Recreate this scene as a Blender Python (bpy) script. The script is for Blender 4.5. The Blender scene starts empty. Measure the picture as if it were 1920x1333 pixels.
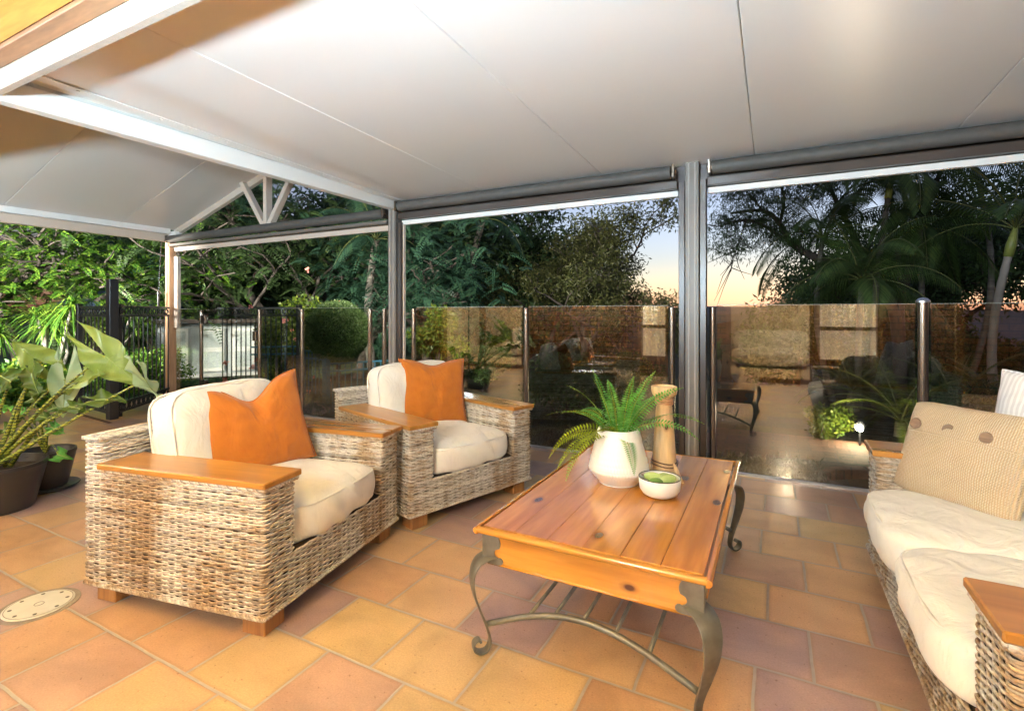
import bpy, math, random
import numpy as np
from mathutils import Vector, Matrix
PI = math.pi
random.seed(7); RNG = np.random.default_rng(11)
C = bpy.context.scene.collection
sc = bpy.context.scene

# ---------------------------------------------------------------- camera, sky, sun, lamps, exposure
EYE = 1.2; YAW = math.radians(27.4); CS, SN = math.cos(YAW), math.sin(YAW); FOC = 945.0
cd = bpy.data.cameras.new('camera'); cam = bpy.data.objects.new('camera', cd); C.objects.link(cam)
cam.location = (0, 0, EYE); cam.rotation_euler = (PI/2, 0, YAW)
cd.sensor_width = 36; cd.lens = FOC/1920*36; cd.shift_y = -78.5/1920
cd.clip_start = 0.05; cd.clip_end = 12000
sc.camera = cam
w = bpy.data.worlds.new('World'); sc.world = w; w.use_nodes = True
wn = w.node_tree.nodes; wl = w.node_tree.links
sky = wn.new('ShaderNodeTexSky'); sky.sky_type = 'NISHITA'; sky.sun_disc = False
SUN_EL, SUN_AZ = math.radians(-2.0), math.radians(4)
sky.sun_elevation = SUN_EL; sky.sun_rotation = SUN_AZ
sky.air_density = 1.0; sky.dust_density = 0.3; sky.ozone_density = 2.2
hsv = wn.new('ShaderNodeHueSaturation'); hsv.inputs['Saturation'].default_value = .72; wl.new(sky.outputs[0], hsv.inputs['Color']); wl.new(hsv.outputs[0], wn['Background'].inputs[0]); wn['Background'].inputs[1].default_value = 0.15
sd = bpy.data.lights.new('sun', 'SUN'); sun = bpy.data.objects.new('sun', sd); C.objects.link(sun)
sd.energy = 0.05; sd.angle = math.radians(2); sd.color = (1, .62, .38)
sun.rotation_euler = Vector((-math.sin(SUN_AZ)*math.cos(SUN_EL), -math.cos(SUN_AZ)*math.cos(SUN_EL), -math.sin(SUN_EL))).to_track_quat('-Z', 'Y').to_euler()
sc.view_settings.view_transform = 'Standard'; sc.view_settings.look = 'None'
sc.view_settings.exposure = 3.9; sc.view_settings.gamma = 1
sc.cycles.max_bounces = 8; sc.cycles.diffuse_bounces = 4; sc.cycles.glossy_bounces = 3
sc.cycles.transparent_max_bounces = 16; sc.cycles.sample_clamp_indirect = 6
sc.cycles.use_denoising = True; sc.cycles.use_adaptive_sampling = False
sc.cycles.caustics_reflective = False; sc.cycles.caustics_refractive = False

def at(px, dist, py=None, z=0.0):
    """a pixel column of the photo at a given distance along the view axis -> a place in the garden"""
    t = (px-960)/FOC
    zz = z if py is None else EYE+(588-py)/FOC*dist
    return Vector((dist*(-SN+t*CS), dist*(CS+t*SN), zz))

# ---------------------------------------------------------------- object helpers
def tag(o, label=None, cat=None, group=None, kind=None):
    if label: o['label'] = label
    if cat: o['category'] = cat
    if group: o['group'] = group
    if kind: o['kind'] = kind
    return o
def thing(name, label, cat, loc=(0, 0, 0), rotz=0, group=None):
    o = bpy.data.objects.new(name, None); C.objects.link(o); o.empty_display_size = .1
    o.location = loc; o.rotation_euler = (0, 0, rotz)
    return tag(o, label, cat, group)
def root_loc(p):
    l = Vector((0, 0, 0))
    while p is not None: l = l+Vector(p.location); p = p.parent
    return l
def copy_tree(o, parent=None):
    c = o.copy(); C.objects.link(c); c.parent = parent
    for ch in list(o.children): copy_tree(ch, c)
    return c

class MB:
    def __init__(s): s.v = []; s.f = []; s.n = 0
    def add(s, v, f):
        v = np.asarray(v, float).reshape(-1, 3); s.v.append(v)
        s.f += [tuple(i+s.n for i in q) for q in f]; s.n += len(v); return s
    def box(s, c, d, rot=None, rz=0, bev=0):
        x, y, z = [q/2 for q in d]
        if bev:
            b = min(bev, x*.9, y*.9, z*.9); v = []; 
            for sz in (-1, 1):
                for (ix, iy, iz) in ((0, 1, 1), (1, 0, 1), (1, 1, 0)):
                    for sx, sy in ((-1, -1), (1, -1), (1, 1), (-1, 1)):
                        v.append((sx*(x-b*(1-ix)*0-(b if ix else 0)), sy*(y-(b if iy else 0)), sz*(z-(b if iz else 0))))
            # three face rings per side: X-proud, Y-proud, Z-proud
            V = np.array(v); f = []
            def I(sz, k, j): return sz*12+k*4+j
            f.append([I(0, 2, j) for j in (3, 2, 1, 0)]); f.append([I(1, 2, j) for j in (0, 1, 2, 3)])
            f.append([I(0, 1, 0), I(0, 1, 1), I(1, 1, 1), I(1, 1, 0)]); f.append([I(0, 1, 2), I(0, 1, 3), I(1, 1, 3), I(1, 1, 2)])
            f.append([I(0, 0, 1), I(0, 0, 2), I(1, 0, 2), I(1, 0, 1)]); f.append([I(0, 0, 3), I(0, 0, 0), I(1, 0, 0), I(1, 0, 3)])
            # vertical edges
            f.append([I(0, 1, 1), I(0, 0, 1), I(1, 0, 1), I(1, 1, 1)]); f.append([I(0, 0, 2), I(0, 1, 2), I(1, 1, 2), I(1, 0, 2)])
            f.append([I(0, 1, 3), I(0, 0, 3), I(1, 0, 3), I(1, 1, 3)]); f.append([I(0, 0, 0), I(0, 1, 0), I(1, 1, 0), I(1, 0, 0)])
            for sz, fl in ((0, 1), (1, 0)):
                for q in ([I(sz, 2, 0), I(sz, 2, 1), I(sz, 1, 1), I(sz, 1, 0)], [I(sz, 2, 2), I(sz, 2, 3), I(sz, 1, 3), I(sz, 1, 2)],
                          [I(sz, 2, 1), I(sz, 2, 2), I(sz, 0, 2), I(sz, 0, 1)], [I(sz, 2, 3), I(sz, 2, 0), I(sz, 0, 0), I(sz, 0, 3)]):
                    f.append(q if fl else q[::-1])
                for j in range(4):
                    q = [I(sz, 0, j), I(sz, 1, j), I(sz, 2, j)]
                    f.append(q)
            V = V
        else:
            V = np.array([(a*x, b*y, c_*z) for c_ in (-1, 1) for a, b in ((-1, -1), (1, -1), (1, 1), (-1, 1))])
            f = [(3, 2, 1, 0), (4, 5, 6, 7), (0, 1, 5, 4), (1, 2, 6, 5), (2, 3, 7, 6), (3, 0, 4, 7)]
        if rz: rot = Matrix.Rotation(rz, 3, 'Z')
        if rot is not None: V = V @ np.array(rot).T
        return s.add(V+np.array(c), f)
    def bar(s, a, b, wd, h, up=(0, 0, 1), bev=0):
        a, b = Vector(a), Vector(b); x = (b-a); L = x.length; x.normalize(); y = Vector(up).cross(x).normalized(); z = x.cross(y)
        return s.box((a+b)/2, (L, wd, h), Matrix((x, y, z)).transposed(), bev=bev)
    def tube(s, pts, r, n=8, cap=True, flat=None, closed=False):
        P = np.asarray(pts, float); m = len(P); R = np.ones(m)*r if np.isscalar(r) else np.asarray(r, float)
        T = np.gradient(P, axis=0)
        if closed: T = np.roll(P, -1, 0)-np.roll(P, 1, 0)
        T /= np.linalg.norm(T, axis=1)[:, None]+1e-12
        ref = np.array((0, 0, 1.)) if abs(T[0][2]) < .9 else np.array((1., 0, 0))
        N = np.zeros_like(P); a = ref-T[0]*ref.dot(T[0]); N[0] = a/np.linalg.norm(a)
        for i in range(1, m):
            a = N[i-1]-T[i]*N[i-1].dot(T[i]); N[i] = a/(np.linalg.norm(a)+1e-12)
        B = np.cross(T, N); an = np.arange(n)*2*PI/n
        V = P[:, None, :]+R[:, None, None]*(np.cos(an)[None, :, None]*N[:, None, :]+np.sin(an)[None, :, None]*B[:, None, :]*(flat or 1))
        f = []
        for i in range(m if closed else m-1):
            i2 = (i+1) % m
            f += [(i*n+j, i*n+(j+1) % n, i2*n+(j+1) % n, i2*n+j) for j in range(n)]
        if cap and not closed: f += [tuple(range(n-1, -1, -1)), tuple((m-1)*n+j for j in range(n))]
        return s.add(V.reshape(-1, 3), f)
    def lathe(s, prof, c=(0, 0, 0), n=32, close=False):
        m = len(prof); an = np.arange(n)*2*PI/n; P = np.array(prof, float)
        V = np.stack([P[:, 0, None]*np.cos(an), P[:, 0, None]*np.sin(an), np.repeat(P[:, 1, None], n, 1)], -1)+np.array(c)
        f = []
        for i in range(m if close else m-1):
            k = (i+1) % m
            f += [(i*n+j, i*n+(j+1) % n, k*n+(j+1) % n, k*n+j) for j in range(n)]
        if not close:
            if prof[0][0] > 1e-4: f.append(tuple(range(n-1, -1, -1)))
            if prof[-1][0] > 1e-4: f.append(tuple((m-1)*n+j for j in range(n)))
        return s.add(V.reshape(-1, 3), f)
    def ball(s, c, r, n=12, m=8, sc3=(1, 1, 1)):
        prof = [(max(1e-5, r*math.sin(PI*i/m)), -r*math.cos(PI*i/m)) for i in range(m+1)]
        k = len(s.v); s.lathe(prof, (0, 0, 0), n); s.v[k] = s.v[k]*np.array(sc3)+np.array(c); return s
    def poly(s, pts, d):
        """extrude a planar polygon by vector d"""
        P = np.array(pts, float); n = len(P); V = np.vstack([P, P+np.array(d)])
        return s.add(V, [tuple(range(n-1, -1, -1)), tuple(range(n, 2*n))]+[(i, (i+1) % n, n+(i+1) % n, n+i) for i in range(n)])
    def grid(s, V, wrap=False):
        a, b = V.shape[:2]; f = []
        for i in range(a-1):
            f += [(i*b+j, i*b+j+1, (i+1)*b+j+1, (i+1)*b+j) for j in range(b-1)]
            if wrap: f.append((i*b+b-1, i*b, (i+1)*b, (i+1)*b+b-1))
        return s.add(V.reshape(-1, 3), f)
    def build(s, name, m, parent=None, world=False, smooth=False, angle=None):
        V = np.vstack(s.v)
        if world and parent is not None: V = V-np.array(root_loc(parent))
        me = bpy.data.meshes.new(name); me.from_pydata(V.tolist(), [], s.f); me.validate()
        if smooth: me.polygons.foreach_set('use_smooth', [True]*len(me.polygons))
        me.materials.append(m); 
        o = bpy.data.objects.new(name, me); C.objects.link(o); o.parent = parent
        if angle:
            me.set_sharp_from_angle(angle=math.radians(angle))
        return o

def quads_obj(name, V, m, parent=None, world=True, nv=4):
    """V: (N, nv, 3) array of separate faces"""
    V = np.asarray(V, np.float32)
    if world and parent is not None: V = V-np.array(root_loc(parent), np.float32)
    n = V.shape[0]; me = bpy.data.meshes.new(name)
    me.vertices.add(n*nv); me.vertices.foreach_set('co', V.reshape(-1))
    me.loops.add(n*nv); me.loops.foreach_set('vertex_index', np.arange(n*nv, dtype=np.int32))
    me.polygons.add(n); me.polygons.foreach_set('loop_start', np.arange(0, n*nv, nv, dtype=np.int32))
    me.polygons.foreach_set('loop_total', np.full(n, nv, dtype=np.int32))
    me.update(calc_edges=True); me.materials.append(m)
    o = bpy.data.objects.new(name, me); C.objects.link(o); o.parent = parent
    return o

# ---------------------------------------------------------------- materials
class NT:
    def __init__(s, name):
        s.m = bpy.data.materials.new(name); s.m.use_nodes = True; s.t = s.m.node_tree; s.b = s.t.nodes['Principled BSDF']; s._co = None
    def n(s, ty, **k):
        nd = s.t.nodes.new(ty)
        for a, v in k.items(): setattr(nd, a, v)
        return nd
    def l(s, a, b): s.t.links.new(a, b)
    def co(s, scale=(1, 1, 1), rot=(0, 0, 0), out='Object'):
        tc = s.n('ShaderNodeTexCoord'); mp = s.n('ShaderNodeMapping'); s.l(tc.outputs[out], mp.inputs[0])
        mp.inputs['Scale'].default_value = scale; mp.inputs['Rotation'].default_value = rot; return mp.outputs[0]
    def noise(s, vec, scale, detail=3, rough=.5, dist=0):
        nd = s.n('ShaderNodeTexNoise'); s.l(vec, nd.inputs['Vector']); nd.inputs['Scale'].default_value = scale
        nd.inputs['Detail'].default_value = detail; nd.inputs['Roughness'].default_value = rough; nd.inputs['Distortion'].default_value = dist
        return nd.outputs['Fac']
    def ramp(s, fac, stops):
        nd = s.n('ShaderNodeValToRGB'); s.l(fac, nd.inputs[0]); e = nd.color_ramp.elements
        while len(e) < len(stops): e.new(.5)
        for i, (p, c) in enumerate(stops):
            e[i].position = p; e[i].color = (c[0], c[1], c[2], 1) if not np.isscalar(c) else (c, c, c, 1)
        return nd.outputs[0]
    def math(s, op, a, b=None, c=None):
        nd = s.n('ShaderNodeMath', operation=op)
        for i, x in enumerate((a, b, c)):
            if x is None: continue
            if np.isscalar(x): nd.inputs[i].default_value = x
            else: s.l(x, nd.inputs[i])
        return nd.outputs[0]
    def mix(s, fac, a, b, blend='MIX'):
        nd = s.n('ShaderNodeMix', data_type='RGBA', blend_type=blend)
        for i, x in ((0, fac), (6, a), (7, b)):
            if hasattr(x, 'links'): s.l(x, nd.inputs[i])
            elif np.isscalar(x): nd.inputs[i].default_value = x
            else: nd.inputs[i].default_value = (*x[:3], 1)
        return nd.outputs[2]
    def bump(s, h, strength=.3, dist=.01, prev=None):
        nd = s.n('ShaderNodeBump'); s.l(h, nd.inputs['Height']); nd.inputs['Strength'].default_value = strength; nd.inputs['Distance'].default_value = dist
        if prev is not None: s.l(prev, nd.inputs['Normal'])
        s.l(nd.outputs[0], s.b.inputs['Normal']); return nd.outputs[0]
    def set(s, rough=None, metal=None, coat=None, spec=None, sheen=None, col=None):
        b = s.b.inputs
        if rough is not None:
            if np.isscalar(rough): b['Roughness'].default_value = rough
            else: s.l(rough, b['Roughness'])
        if metal is not None: b['Metallic'].default_value = metal
        if coat is not None: b['Coat Weight'].default_value = coat; b['Coat Roughness'].default_value = .12
        if spec is not None: b['Specular IOR Level'].default_value = spec
        if sheen is not None: b['Sheen Weight'].default_value = sheen
        if col is not None:
            if hasattr(col, 'links'): s.l(col, b['Base Color'])
            else: b['Base Color'].default_value = (*col, 1)
        return s

def simple(name, c1, c2=None, scale=8, rough=.5, bump=0, metal=0, stretch=(1, 1, 1), coat=None, detail=4, bscale=None, spec=None, sheen=None):
    t = NT(name); v = t.co(stretch); c2 = c2 or tuple(x*.8 for x in c1)
    f = t.noise(v, scale, detail); t.set(rough=rough, metal=metal, coat=coat, spec=spec, sheen=sheen, col=t.ramp(f, [(.3, c1), (.7, c2)]))
    if bump: t.bump(t.noise(v, bscale or scale*4, 3), bump, .004)
    return t.m

def tile_mat(name, cols, pw, ph, x0, y0, grout, gw=.005, rough=.33, bumps=.35, halfk=.5, gcol_w=None):
    t = NT(name); tc = t.n('ShaderNodeTexCoord'); sp = t.n('ShaderNodeSeparateXYZ')
    nz = t.n('ShaderNodeTexNoise'); t.l(tc.outputs['Object'], nz.inputs['Vector']); nz.inputs['Scale'].default_value = 9
    ad = t.n('ShaderNodeVectorMath', operation='MULTIPLY_ADD'); t.l(nz.outputs['Color'], ad.inputs[0]); ad.inputs[1].default_value = (.007, .007, 0)
    t.l(tc.outputs['Object'], ad.inputs[2]); t.l(ad.outputs[0], sp.inputs[0]); X, Y = sp.outputs[0], sp.outputs[1]
    v = t.math('DIVIDE', t.math('SUBTRACT', Y, y0+.0035), ph); row = t.math('FLOOR', v); fv = t.math('FRACT', v)
    par = t.math('MULTIPLY', t.math('FLOORED_MODULO', row, 2.0), halfk)
    wn_ = t.n('ShaderNodeTexWhiteNoise', noise_dimensions='1D'); t.l(row, wn_.inputs['W'])
    jit = t.math('MULTIPLY', t.math('SUBTRACT', wn_.outputs[0], .5), .12)
    u = t.math('ADD', t.math('ADD', t.math('DIVIDE', t.math('SUBTRACT', X, x0+.0035), pw), par), jit); col = t.math('FLOOR', u); fu = t.math('FRACT', u)
    cb = t.n('ShaderNodeCombineXYZ'); t.l(col, cb.inputs[0]); t.l(row, cb.inputs[1])
    wn2 = t.n('ShaderNodeTexWhiteNoise', noise_dimensions='2D'); t.l(cb.outputs[0], wn2.inputs['Vector'])
    du = t.math('MULTIPLY', t.math('SUBTRACT', .5, t.math('ABSOLUTE', t.math('SUBTRACT', fu, .5))), pw)
    dv = t.math('MULTIPLY', t.math('SUBTRACT', .5, t.math('ABSOLUTE', t.math('SUBTRACT', fv, .5))), ph)
    d = t.math('MINIMUM', du, dv)
    mask = t.n('ShaderNodeMapRange', interpolation_type='SMOOTHSTEP'); t.l(d, mask.inputs[0])
    mask.inputs[1].default_value = gw*.8; mask.inputs[2].default_value = gw*1.3
    k = len(cols); base = t.n('ShaderNodeValToRGB'); t.l(wn2.outputs[0], base.inputs[0]); e = base.color_ramp.elements; base.color_ramp.interpolation = 'CONSTANT'
    while len(e) < k: e.new(.5)
    for i, c in enumerate(cols): e[i].position = i/k; e[i].color = (*c, 1)
    obj = tc.outputs['Object']
    sh = t.n('ShaderNodeVectorMath', operation='MULTIPLY_ADD'); t.l(wn2.outputs[1], sh.inputs[0]); sh.inputs[1].default_value = (7, 7, 7); t.l(obj, sh.inputs[2])
    big = t.noise(sh.outputs[0], 3.2, 3, .55, .6); fine = t.noise(obj, 160, 2, .6)
    c = t.mix(t.ramp(big, [(.35, 0.), (.65, .55)]), base.outputs[0], t.mix(.5, base.outputs[0], cols[0]))
    c = t.mix(1, c, t.ramp(big, [(.3, .80), (.5, 1.0), (.72, 1.16)]), 'MULTIPLY')
    c = t.mix(1, c, t.ramp(fine, [(.3, .88), (.7, 1.1)]), 'MULTIPLY')
    spk = t.noise(obj, 70, 2, .5); c = t.mix(t.ramp(spk, [(.66, 0.), (.74, .55)]), c, (.16, .07, .03)); c = t.mix(t.ramp(t.noise(obj, 1.4, 5, .62, .3), [(.52, 0.), (.72, .16)]), c, (.26, .17, .11)); edg = t.math('MULTIPLY', t.ramp(t.math('MULTIPLY', d, 30.0), [(.15, 1.), (.55, 0.)]), .28); c = t.mix(edg, c, (.20, .10, .05))
    g = t.mix(t.noise(obj, 30, 4), grout, tuple(x*.75 for x in grout))
    t.set(col=t.mix(mask.outputs[0], g, c))
    rg = t.math('ADD', t.math('MULTIPLY', t.noise(obj, 5, 3), .22), rough-.10)
    t.set(rough=t.math('ADD', rg, t.math('MULTIPLY', t.math('SUBTRACT', 1, mask.outputs[0]), .4)))
    t.b.inputs['Coat Roughness'].default_value = .17; t.l(t.math('MULTIPLY', mask.outputs[0], t.math('MULTIPLY_ADD', t.noise(obj, 2.2, 4), .6, .3)), t.b.inputs['Coat Weight'])
    h = t.math('ADD', t.math('ADD', mask.outputs[0], t.math('MULTIPLY', fine, .05)), t.math('MULTIPLY', t.noise(sh.outputs[0], 5, 2), .6))
    nn = t.bump(h, bumps, .004); t.l(nn, t.b.inputs['Coat Normal'])
    return t.m

def wood(name, c1, c2, axis='y', rough=.35, scale=7, coat=.3, knots=0, stretch=14, bump=.06):
    t = NT(name); s = {'x': (1, stretch, stretch), 'y': (stretch, 1, stretch), 'z': (stretch, stretch, 1)}[axis]
    v = t.co(tuple(q/stretch for q in s)); f = t.noise(v, scale*2.2, 5, .6, 1.2); f2 = t.noise(v, scale*12, 3, .5)
    c = t.ramp(f, [(.32, c1), (.5, tuple((a+b)/2 for a, b in zip(c1, c2))), (.68, c2)])
    c = t.mix(1, c, t.ramp(f2, [(.35, .85), (.65, 1.08)]), 'MULTIPLY')
    if knots:
        kv = t.co({'x': (.55, 1, 1), 'y': (1, .55, 1), 'z': (1, 1, .55)}[axis]); vo = t.n('ShaderNodeTexVoronoi', voronoi_dimensions='2D'); kz = t.n('ShaderNodeSeparateXYZ'); t.l(kv, kz.inputs[0]); kc = t.n('ShaderNodeCombineXYZ'); t.l(kz.outputs[0], kc.inputs[0]); t.l(kz.outputs[1 if axis == 'y' else 2], kc.inputs[1]); t.l(kc.outputs[0], vo.inputs['Vector']); vo.inputs['Scale'].default_value = knots
        wn_ = t.n('ShaderNodeTexWhiteNoise', noise_dimensions='3D'); t.l(vo.outputs['Position'], wn_.inputs['Vector'])
        gate = t.math('GREATER_THAN', wn_.outputs[0], .45)
        k = t.math('MULTIPLY', t.ramp(vo.outputs['Distance'], [(.0, .95), (.045, .95), (.075, .35), (.13, 0.)]), gate)
        c = t.mix(k, c, (.07, .02, .008))
    t.set(col=c, rough=t.ramp(t.noise(v, 6, 3), [(.3, rough*.8), (.7, rough*1.25)]), coat=coat)
    if bump: t.bump(f2, bump, .002)
    return t.m

def leaf(name, c1, c2, rough=.45, trans=.35, c3=None, scale=1.2):
    t = NT(name); g = t.n('ShaderNodeNewGeometry'); f = g.outputs['Random Per Island']
    stops = [(0., c1), (.55, c2), (1., c3 or tuple(x*1.35 for x in c2))]
    c = t.ramp(f, stops); n = t.noise(t.co(), scale, 3); c = t.mix(1, c, t.ramp(n, [(.3, .65), (.7, 1.3)]), 'MULTIPLY')
    t.set(rough=rough, col=c, spec=.35)
    tr = t.n('ShaderNodeBsdfTranslucent'); t.l(c, tr.inputs[0]); mx = t.n('ShaderNodeMixShader'); mx.inputs[0].default_value = trans
    out = t.t.nodes['Material Output']; t.l(t.b.outputs[0], mx.inputs[1]); t.l(tr.outputs[0], mx.inputs[2]); t.l(mx.outputs[0], out.inputs[0])
    return t.m

def emit(name, col, st):
    t = NT(name); t.set(col=col, rough=.6); t.b.inputs['Emission Color'].default_value = (*col, 1); t.b.inputs['Emission Strength'].default_value = st; return t.m

def fabric(name, col, col2=None, weave=260, b=.5, wr=.6, rough=.9, wscale=9, sheen=.2):
    t = NT(name); v = t.co(); col2 = col2 or tuple(x*.93 for x in col)
    n = t.noise(v, 14, 4); c = t.ramp(n, [(.3, col), (.7, col2)]); t.set(col=c, rough=rough, sheen=sheen)
    w1 = t.noise(v, weave, 2); wr_ = t.noise(t.co((1, 1, .55)), wscale, 3, .5, 1.5)
    p = t.bump(w1, b, .0015); p2 = t.bump(wr_, wr, .02, p)
    return t.m

def glass_mat(name, tint=(.80, .80, .72), fac=.10, rough=.0):
    t = NT(name); tr = t.n('ShaderNodeBsdfTransparent'); tr.inputs[0].default_value = (*tint, 1)
    gl = t.n('ShaderNodeBsdfGlossy'); gl.inputs['Roughness'].default_value = rough; gl.inputs[0].default_value = (1, .96, .90, 1)
    lw_ = t.n('ShaderNodeLayerWeight'); lw_.inputs[0].default_value = .5; fr = t.n('ShaderNodeMath', operation='MULTIPLY_ADD'); t.l(t.math('POWER', lw_.outputs['Facing'], 5), fr.inputs[0]); fr.inputs[1].default_value = .96; fr.inputs[2].default_value = .04
    mx = t.n('ShaderNodeMixShader'); t.l(t.math('MINIMUM', t.math('MULTIPLY', fr.outputs[0], fac/.04), .85), mx.inputs[0])
    t.l(tr.outputs[0], mx.inputs[1]); t.l(gl.outputs[0], mx.inputs[2]); t.l(mx.outputs[0], t.t.nodes['Material Output'].inputs[0])
    return t.m

m_tile = tile_mat('terracotta_tiles', [(.54, .33, .18), (.58, .40, .19), (.50, .30, .18), (.44, .275, .21), (.53, .37, .19), (.40, .265, .25), (.56, .36, .20), (.37, .25, .245)],
                  .34, .305, .30, .99, (.42, .38, .34), gw=.0048, rough=.40)
m_white = simple('white_paint', (.80, .785, .75), (.76, .745, .71), 3, .35, .03, spec=.4)
m_cream = simple('cream_paint', (.62, .52, .43), (.55, .46, .38), 3, .5, .05)
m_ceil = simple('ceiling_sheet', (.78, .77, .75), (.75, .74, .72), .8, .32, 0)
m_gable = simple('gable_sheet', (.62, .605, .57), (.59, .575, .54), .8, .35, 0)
m_fascia = simple('textured_fascia', (.50, .44, .37), (.42, .37, .31), 60, .7, .4, bscale=220)
m_soffit = wood('soffit_pine', (.88, .50, .13), (.74, .34, .06), 'x', .4, 3, .3, knots=0, stretch=8)
m_soffit2 = wood('weathered_edge_board', (.40, .22, .11), (.26, .14, .08), 'x', .6, 4, 0, stretch=8)
m_grey = simple('grey_blind_fabric', (.092, .086, .078), (.075, .070, .064), 20, .55, .05, spec=.4)
m_postgrey = simple('grey_powdercoat', (.165, .145, .125), (.14, .122, .105), 6, .4, .02)
m_stripe = simple('light_grey_trim', (.34, .31, .275), (.29, .265, .235), 6, .4)
m_brown = simple('dark_bronze_aluminium', (.055, .036, .027), (.04, .027, .02), 6, .32, .02, spec=.6)
m_blacksteel = simple('black_powdercoat', (.012, .013, .016), (.018, .02, .024), 6, .3, .02, spec=.6)
m_tealsteel = simple('teal_powdercoat', (.03, .12, .17), (.025, .10, .14), 6, .35)
m_steel = simple('bronzed_steel', (.30, .24, .19), (.24, .19, .15), 8, .22, 0, metal=.9)
m_alu = simple('aluminium_channel', (.6, .6, .62), (.5, .5, .52), 8, .3, 0, metal=.8)
m_postwood = wood('post_timber', (.62, .36, .20), (.50, .28, .15), 'z', .5, 4, .1)
m_iron = simple('wrought_iron', (.20, .195, .165), (.13, .122, .10), 22, .38, .08, metal=.45)
m_honey = wood('honey_timber', (.46, .21, .04), (.32, .13, .022), 'x', .3, 2.2, .35)
m_foot = wood('block_foot_timber', (.42, .20, .06), (.24, .10, .03), 'z', .4, 5, .2)
m_pine = wood('varnished_pine', (.55, .225, .035), (.43, .155, .02), 'y', .16, 3.0, .6, knots=4.6, stretch=10)
m_pinex = wood('varnished_pine_edge', (.54, .25, .035), (.42, .17, .02), 'x', .18, 3.0, .6, knots=6.5, stretch=10)
m_cushion = fabric('cream_linen', (.71, .67, .59), (.67, .63, .55))
m_orange = fabric('orange_linen', (.44, .130, .006), (.38, .105, .005), wr=.75, wscale=7)
m_greyfab = fabric('grey_linen', (.50, .48, .44))
m_glass = glass_mat('pool_fence_glass', (.88, .89, .85), .12)
m_edge = simple('glass_edge_highlight', (.34, .36, .30), (.3, .32, .27), 5, .3)
m_clear = glass_mat('clear_window_glass', (.85, .9, .92), .05)
m_soil = simple('potting_soil', (.05, .03, .02), (.02, .013, .01), 30, .95, .8)
m_pot = simple('black_plastic_pot', (.022, .02, .02), (.032, .029, .028), 4, .38, .03)
m_ceramic = simple('white_ceramic', (.80, .79, .75), (.77, .76, .72), 5, .3)
m_bark = simple('bark', (.13, .105, .085), (.05, .04, .032), 9, .9, .6, stretch=(1, 1, .25))
m_barkpale = simple('pale_bark', (.33, .30, .26), (.16, .14, .12), 7, .85, .5, stretch=(1, 1, .3))
m_palmtrunk = simple('ringed_palm_trunk', (.20, .18, .145), (.085, .075, .06), 9, .8, .5, stretch=(.3, .3, 3))

def striped_fabric():
    t = NT('striped_linen'); wv = t.n('ShaderNodeTexWave', wave_type='BANDS', bands_direction='X'); t.l(t.co(), wv.inputs[0]); wv.inputs['Scale'].default_value = 14
    wv.inputs['Distortion'].default_value = .3
    t.set(col=t.ramp(wv.outputs['Fac'], [(.35, (.78, .74, .70)), (.55, (.66, .61, .58))]), rough=.9); t.bump(t.noise(t.co(), 300, 2), .3, .002); return t.m
m_stripefab = striped_fabric()
def straw():
    t = NT('woven_straw'); 
    w1 = t.n('ShaderNodeTexWave', wave_type='BANDS', bands_direction='X', wave_profile='SIN'); t.l(t.co(), w1.inputs[0]); w1.inputs['Scale'].default_value = 42; w1.inputs['Distortion'].default_value = 1.2; w1.inputs['Detail Scale'].default_value = 3
    w2 = t.n('ShaderNodeTexWave', wave_type='BANDS', bands_direction='Z', wave_profile='SIN'); t.l(t.co(), w2.inputs[0]); w2.inputs['Scale'].default_value = 56; w2.inputs['Distortion'].default_value = 2.0; w2.inputs['Detail Scale'].default_value = 4
    h = t.math('MULTIPLY', w1.outputs['Fac'], w2.outputs['Fac'])
    n = t.noise(t.co((3, 1, 1)), 4, 4); c = t.ramp(n, [(.35, (.80, .69, .50)), (.7, (.84, .76, .60))])
    c = t.mix(t.ramp(h, [(.08, 1.), (.45, 0.)]), c, (.60, .42, .24)); t.set(col=c, rough=.8); t.bump(h, .9, .006); return t.m
m_straw = straw()
def wicker_mat():
    t = NT('seagrass_wicker'); g = t.n('ShaderNodeNewGeometry'); isl = g.outputs['Random Per Island']
    big = t.noise(t.co((1.5, 1.5, .45)), 2.6, 3, .6, .5); med = t.noise(t.co((7, 7, 60)), 1.6, 3, .6); fine = t.noise(t.co(), 90, 3, .6)
    patch = t.math('ADD', t.math('MULTIPLY', big, .62), t.math('MULTIPLY', med, .38))
    light = t.ramp(fine, [(.3, (.44, .40, .34)), (.6, (.64, .60, .53))]); tan = t.ramp(fine, [(.3, (.24, .15, .08)), (.6, (.40, .28, .17))])
    c = t.mix(t.ramp(patch, [(.43, 0.), (.56, 1.)]), tan, light)
    c = t.mix(1, c, t.ramp(isl, [(0, .65), (.5, 1.), (1, 1.12)]), 'MULTIPLY')
    t.set(col=c, rough=.68, spec=.35); t.bump(fine, .5, .002); return t.m
m_wicker = wicker_mat()
m_wcore = simple('wicker_core', (.055, .032, .016), (.03, .018, .01), 20, .9)
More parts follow.
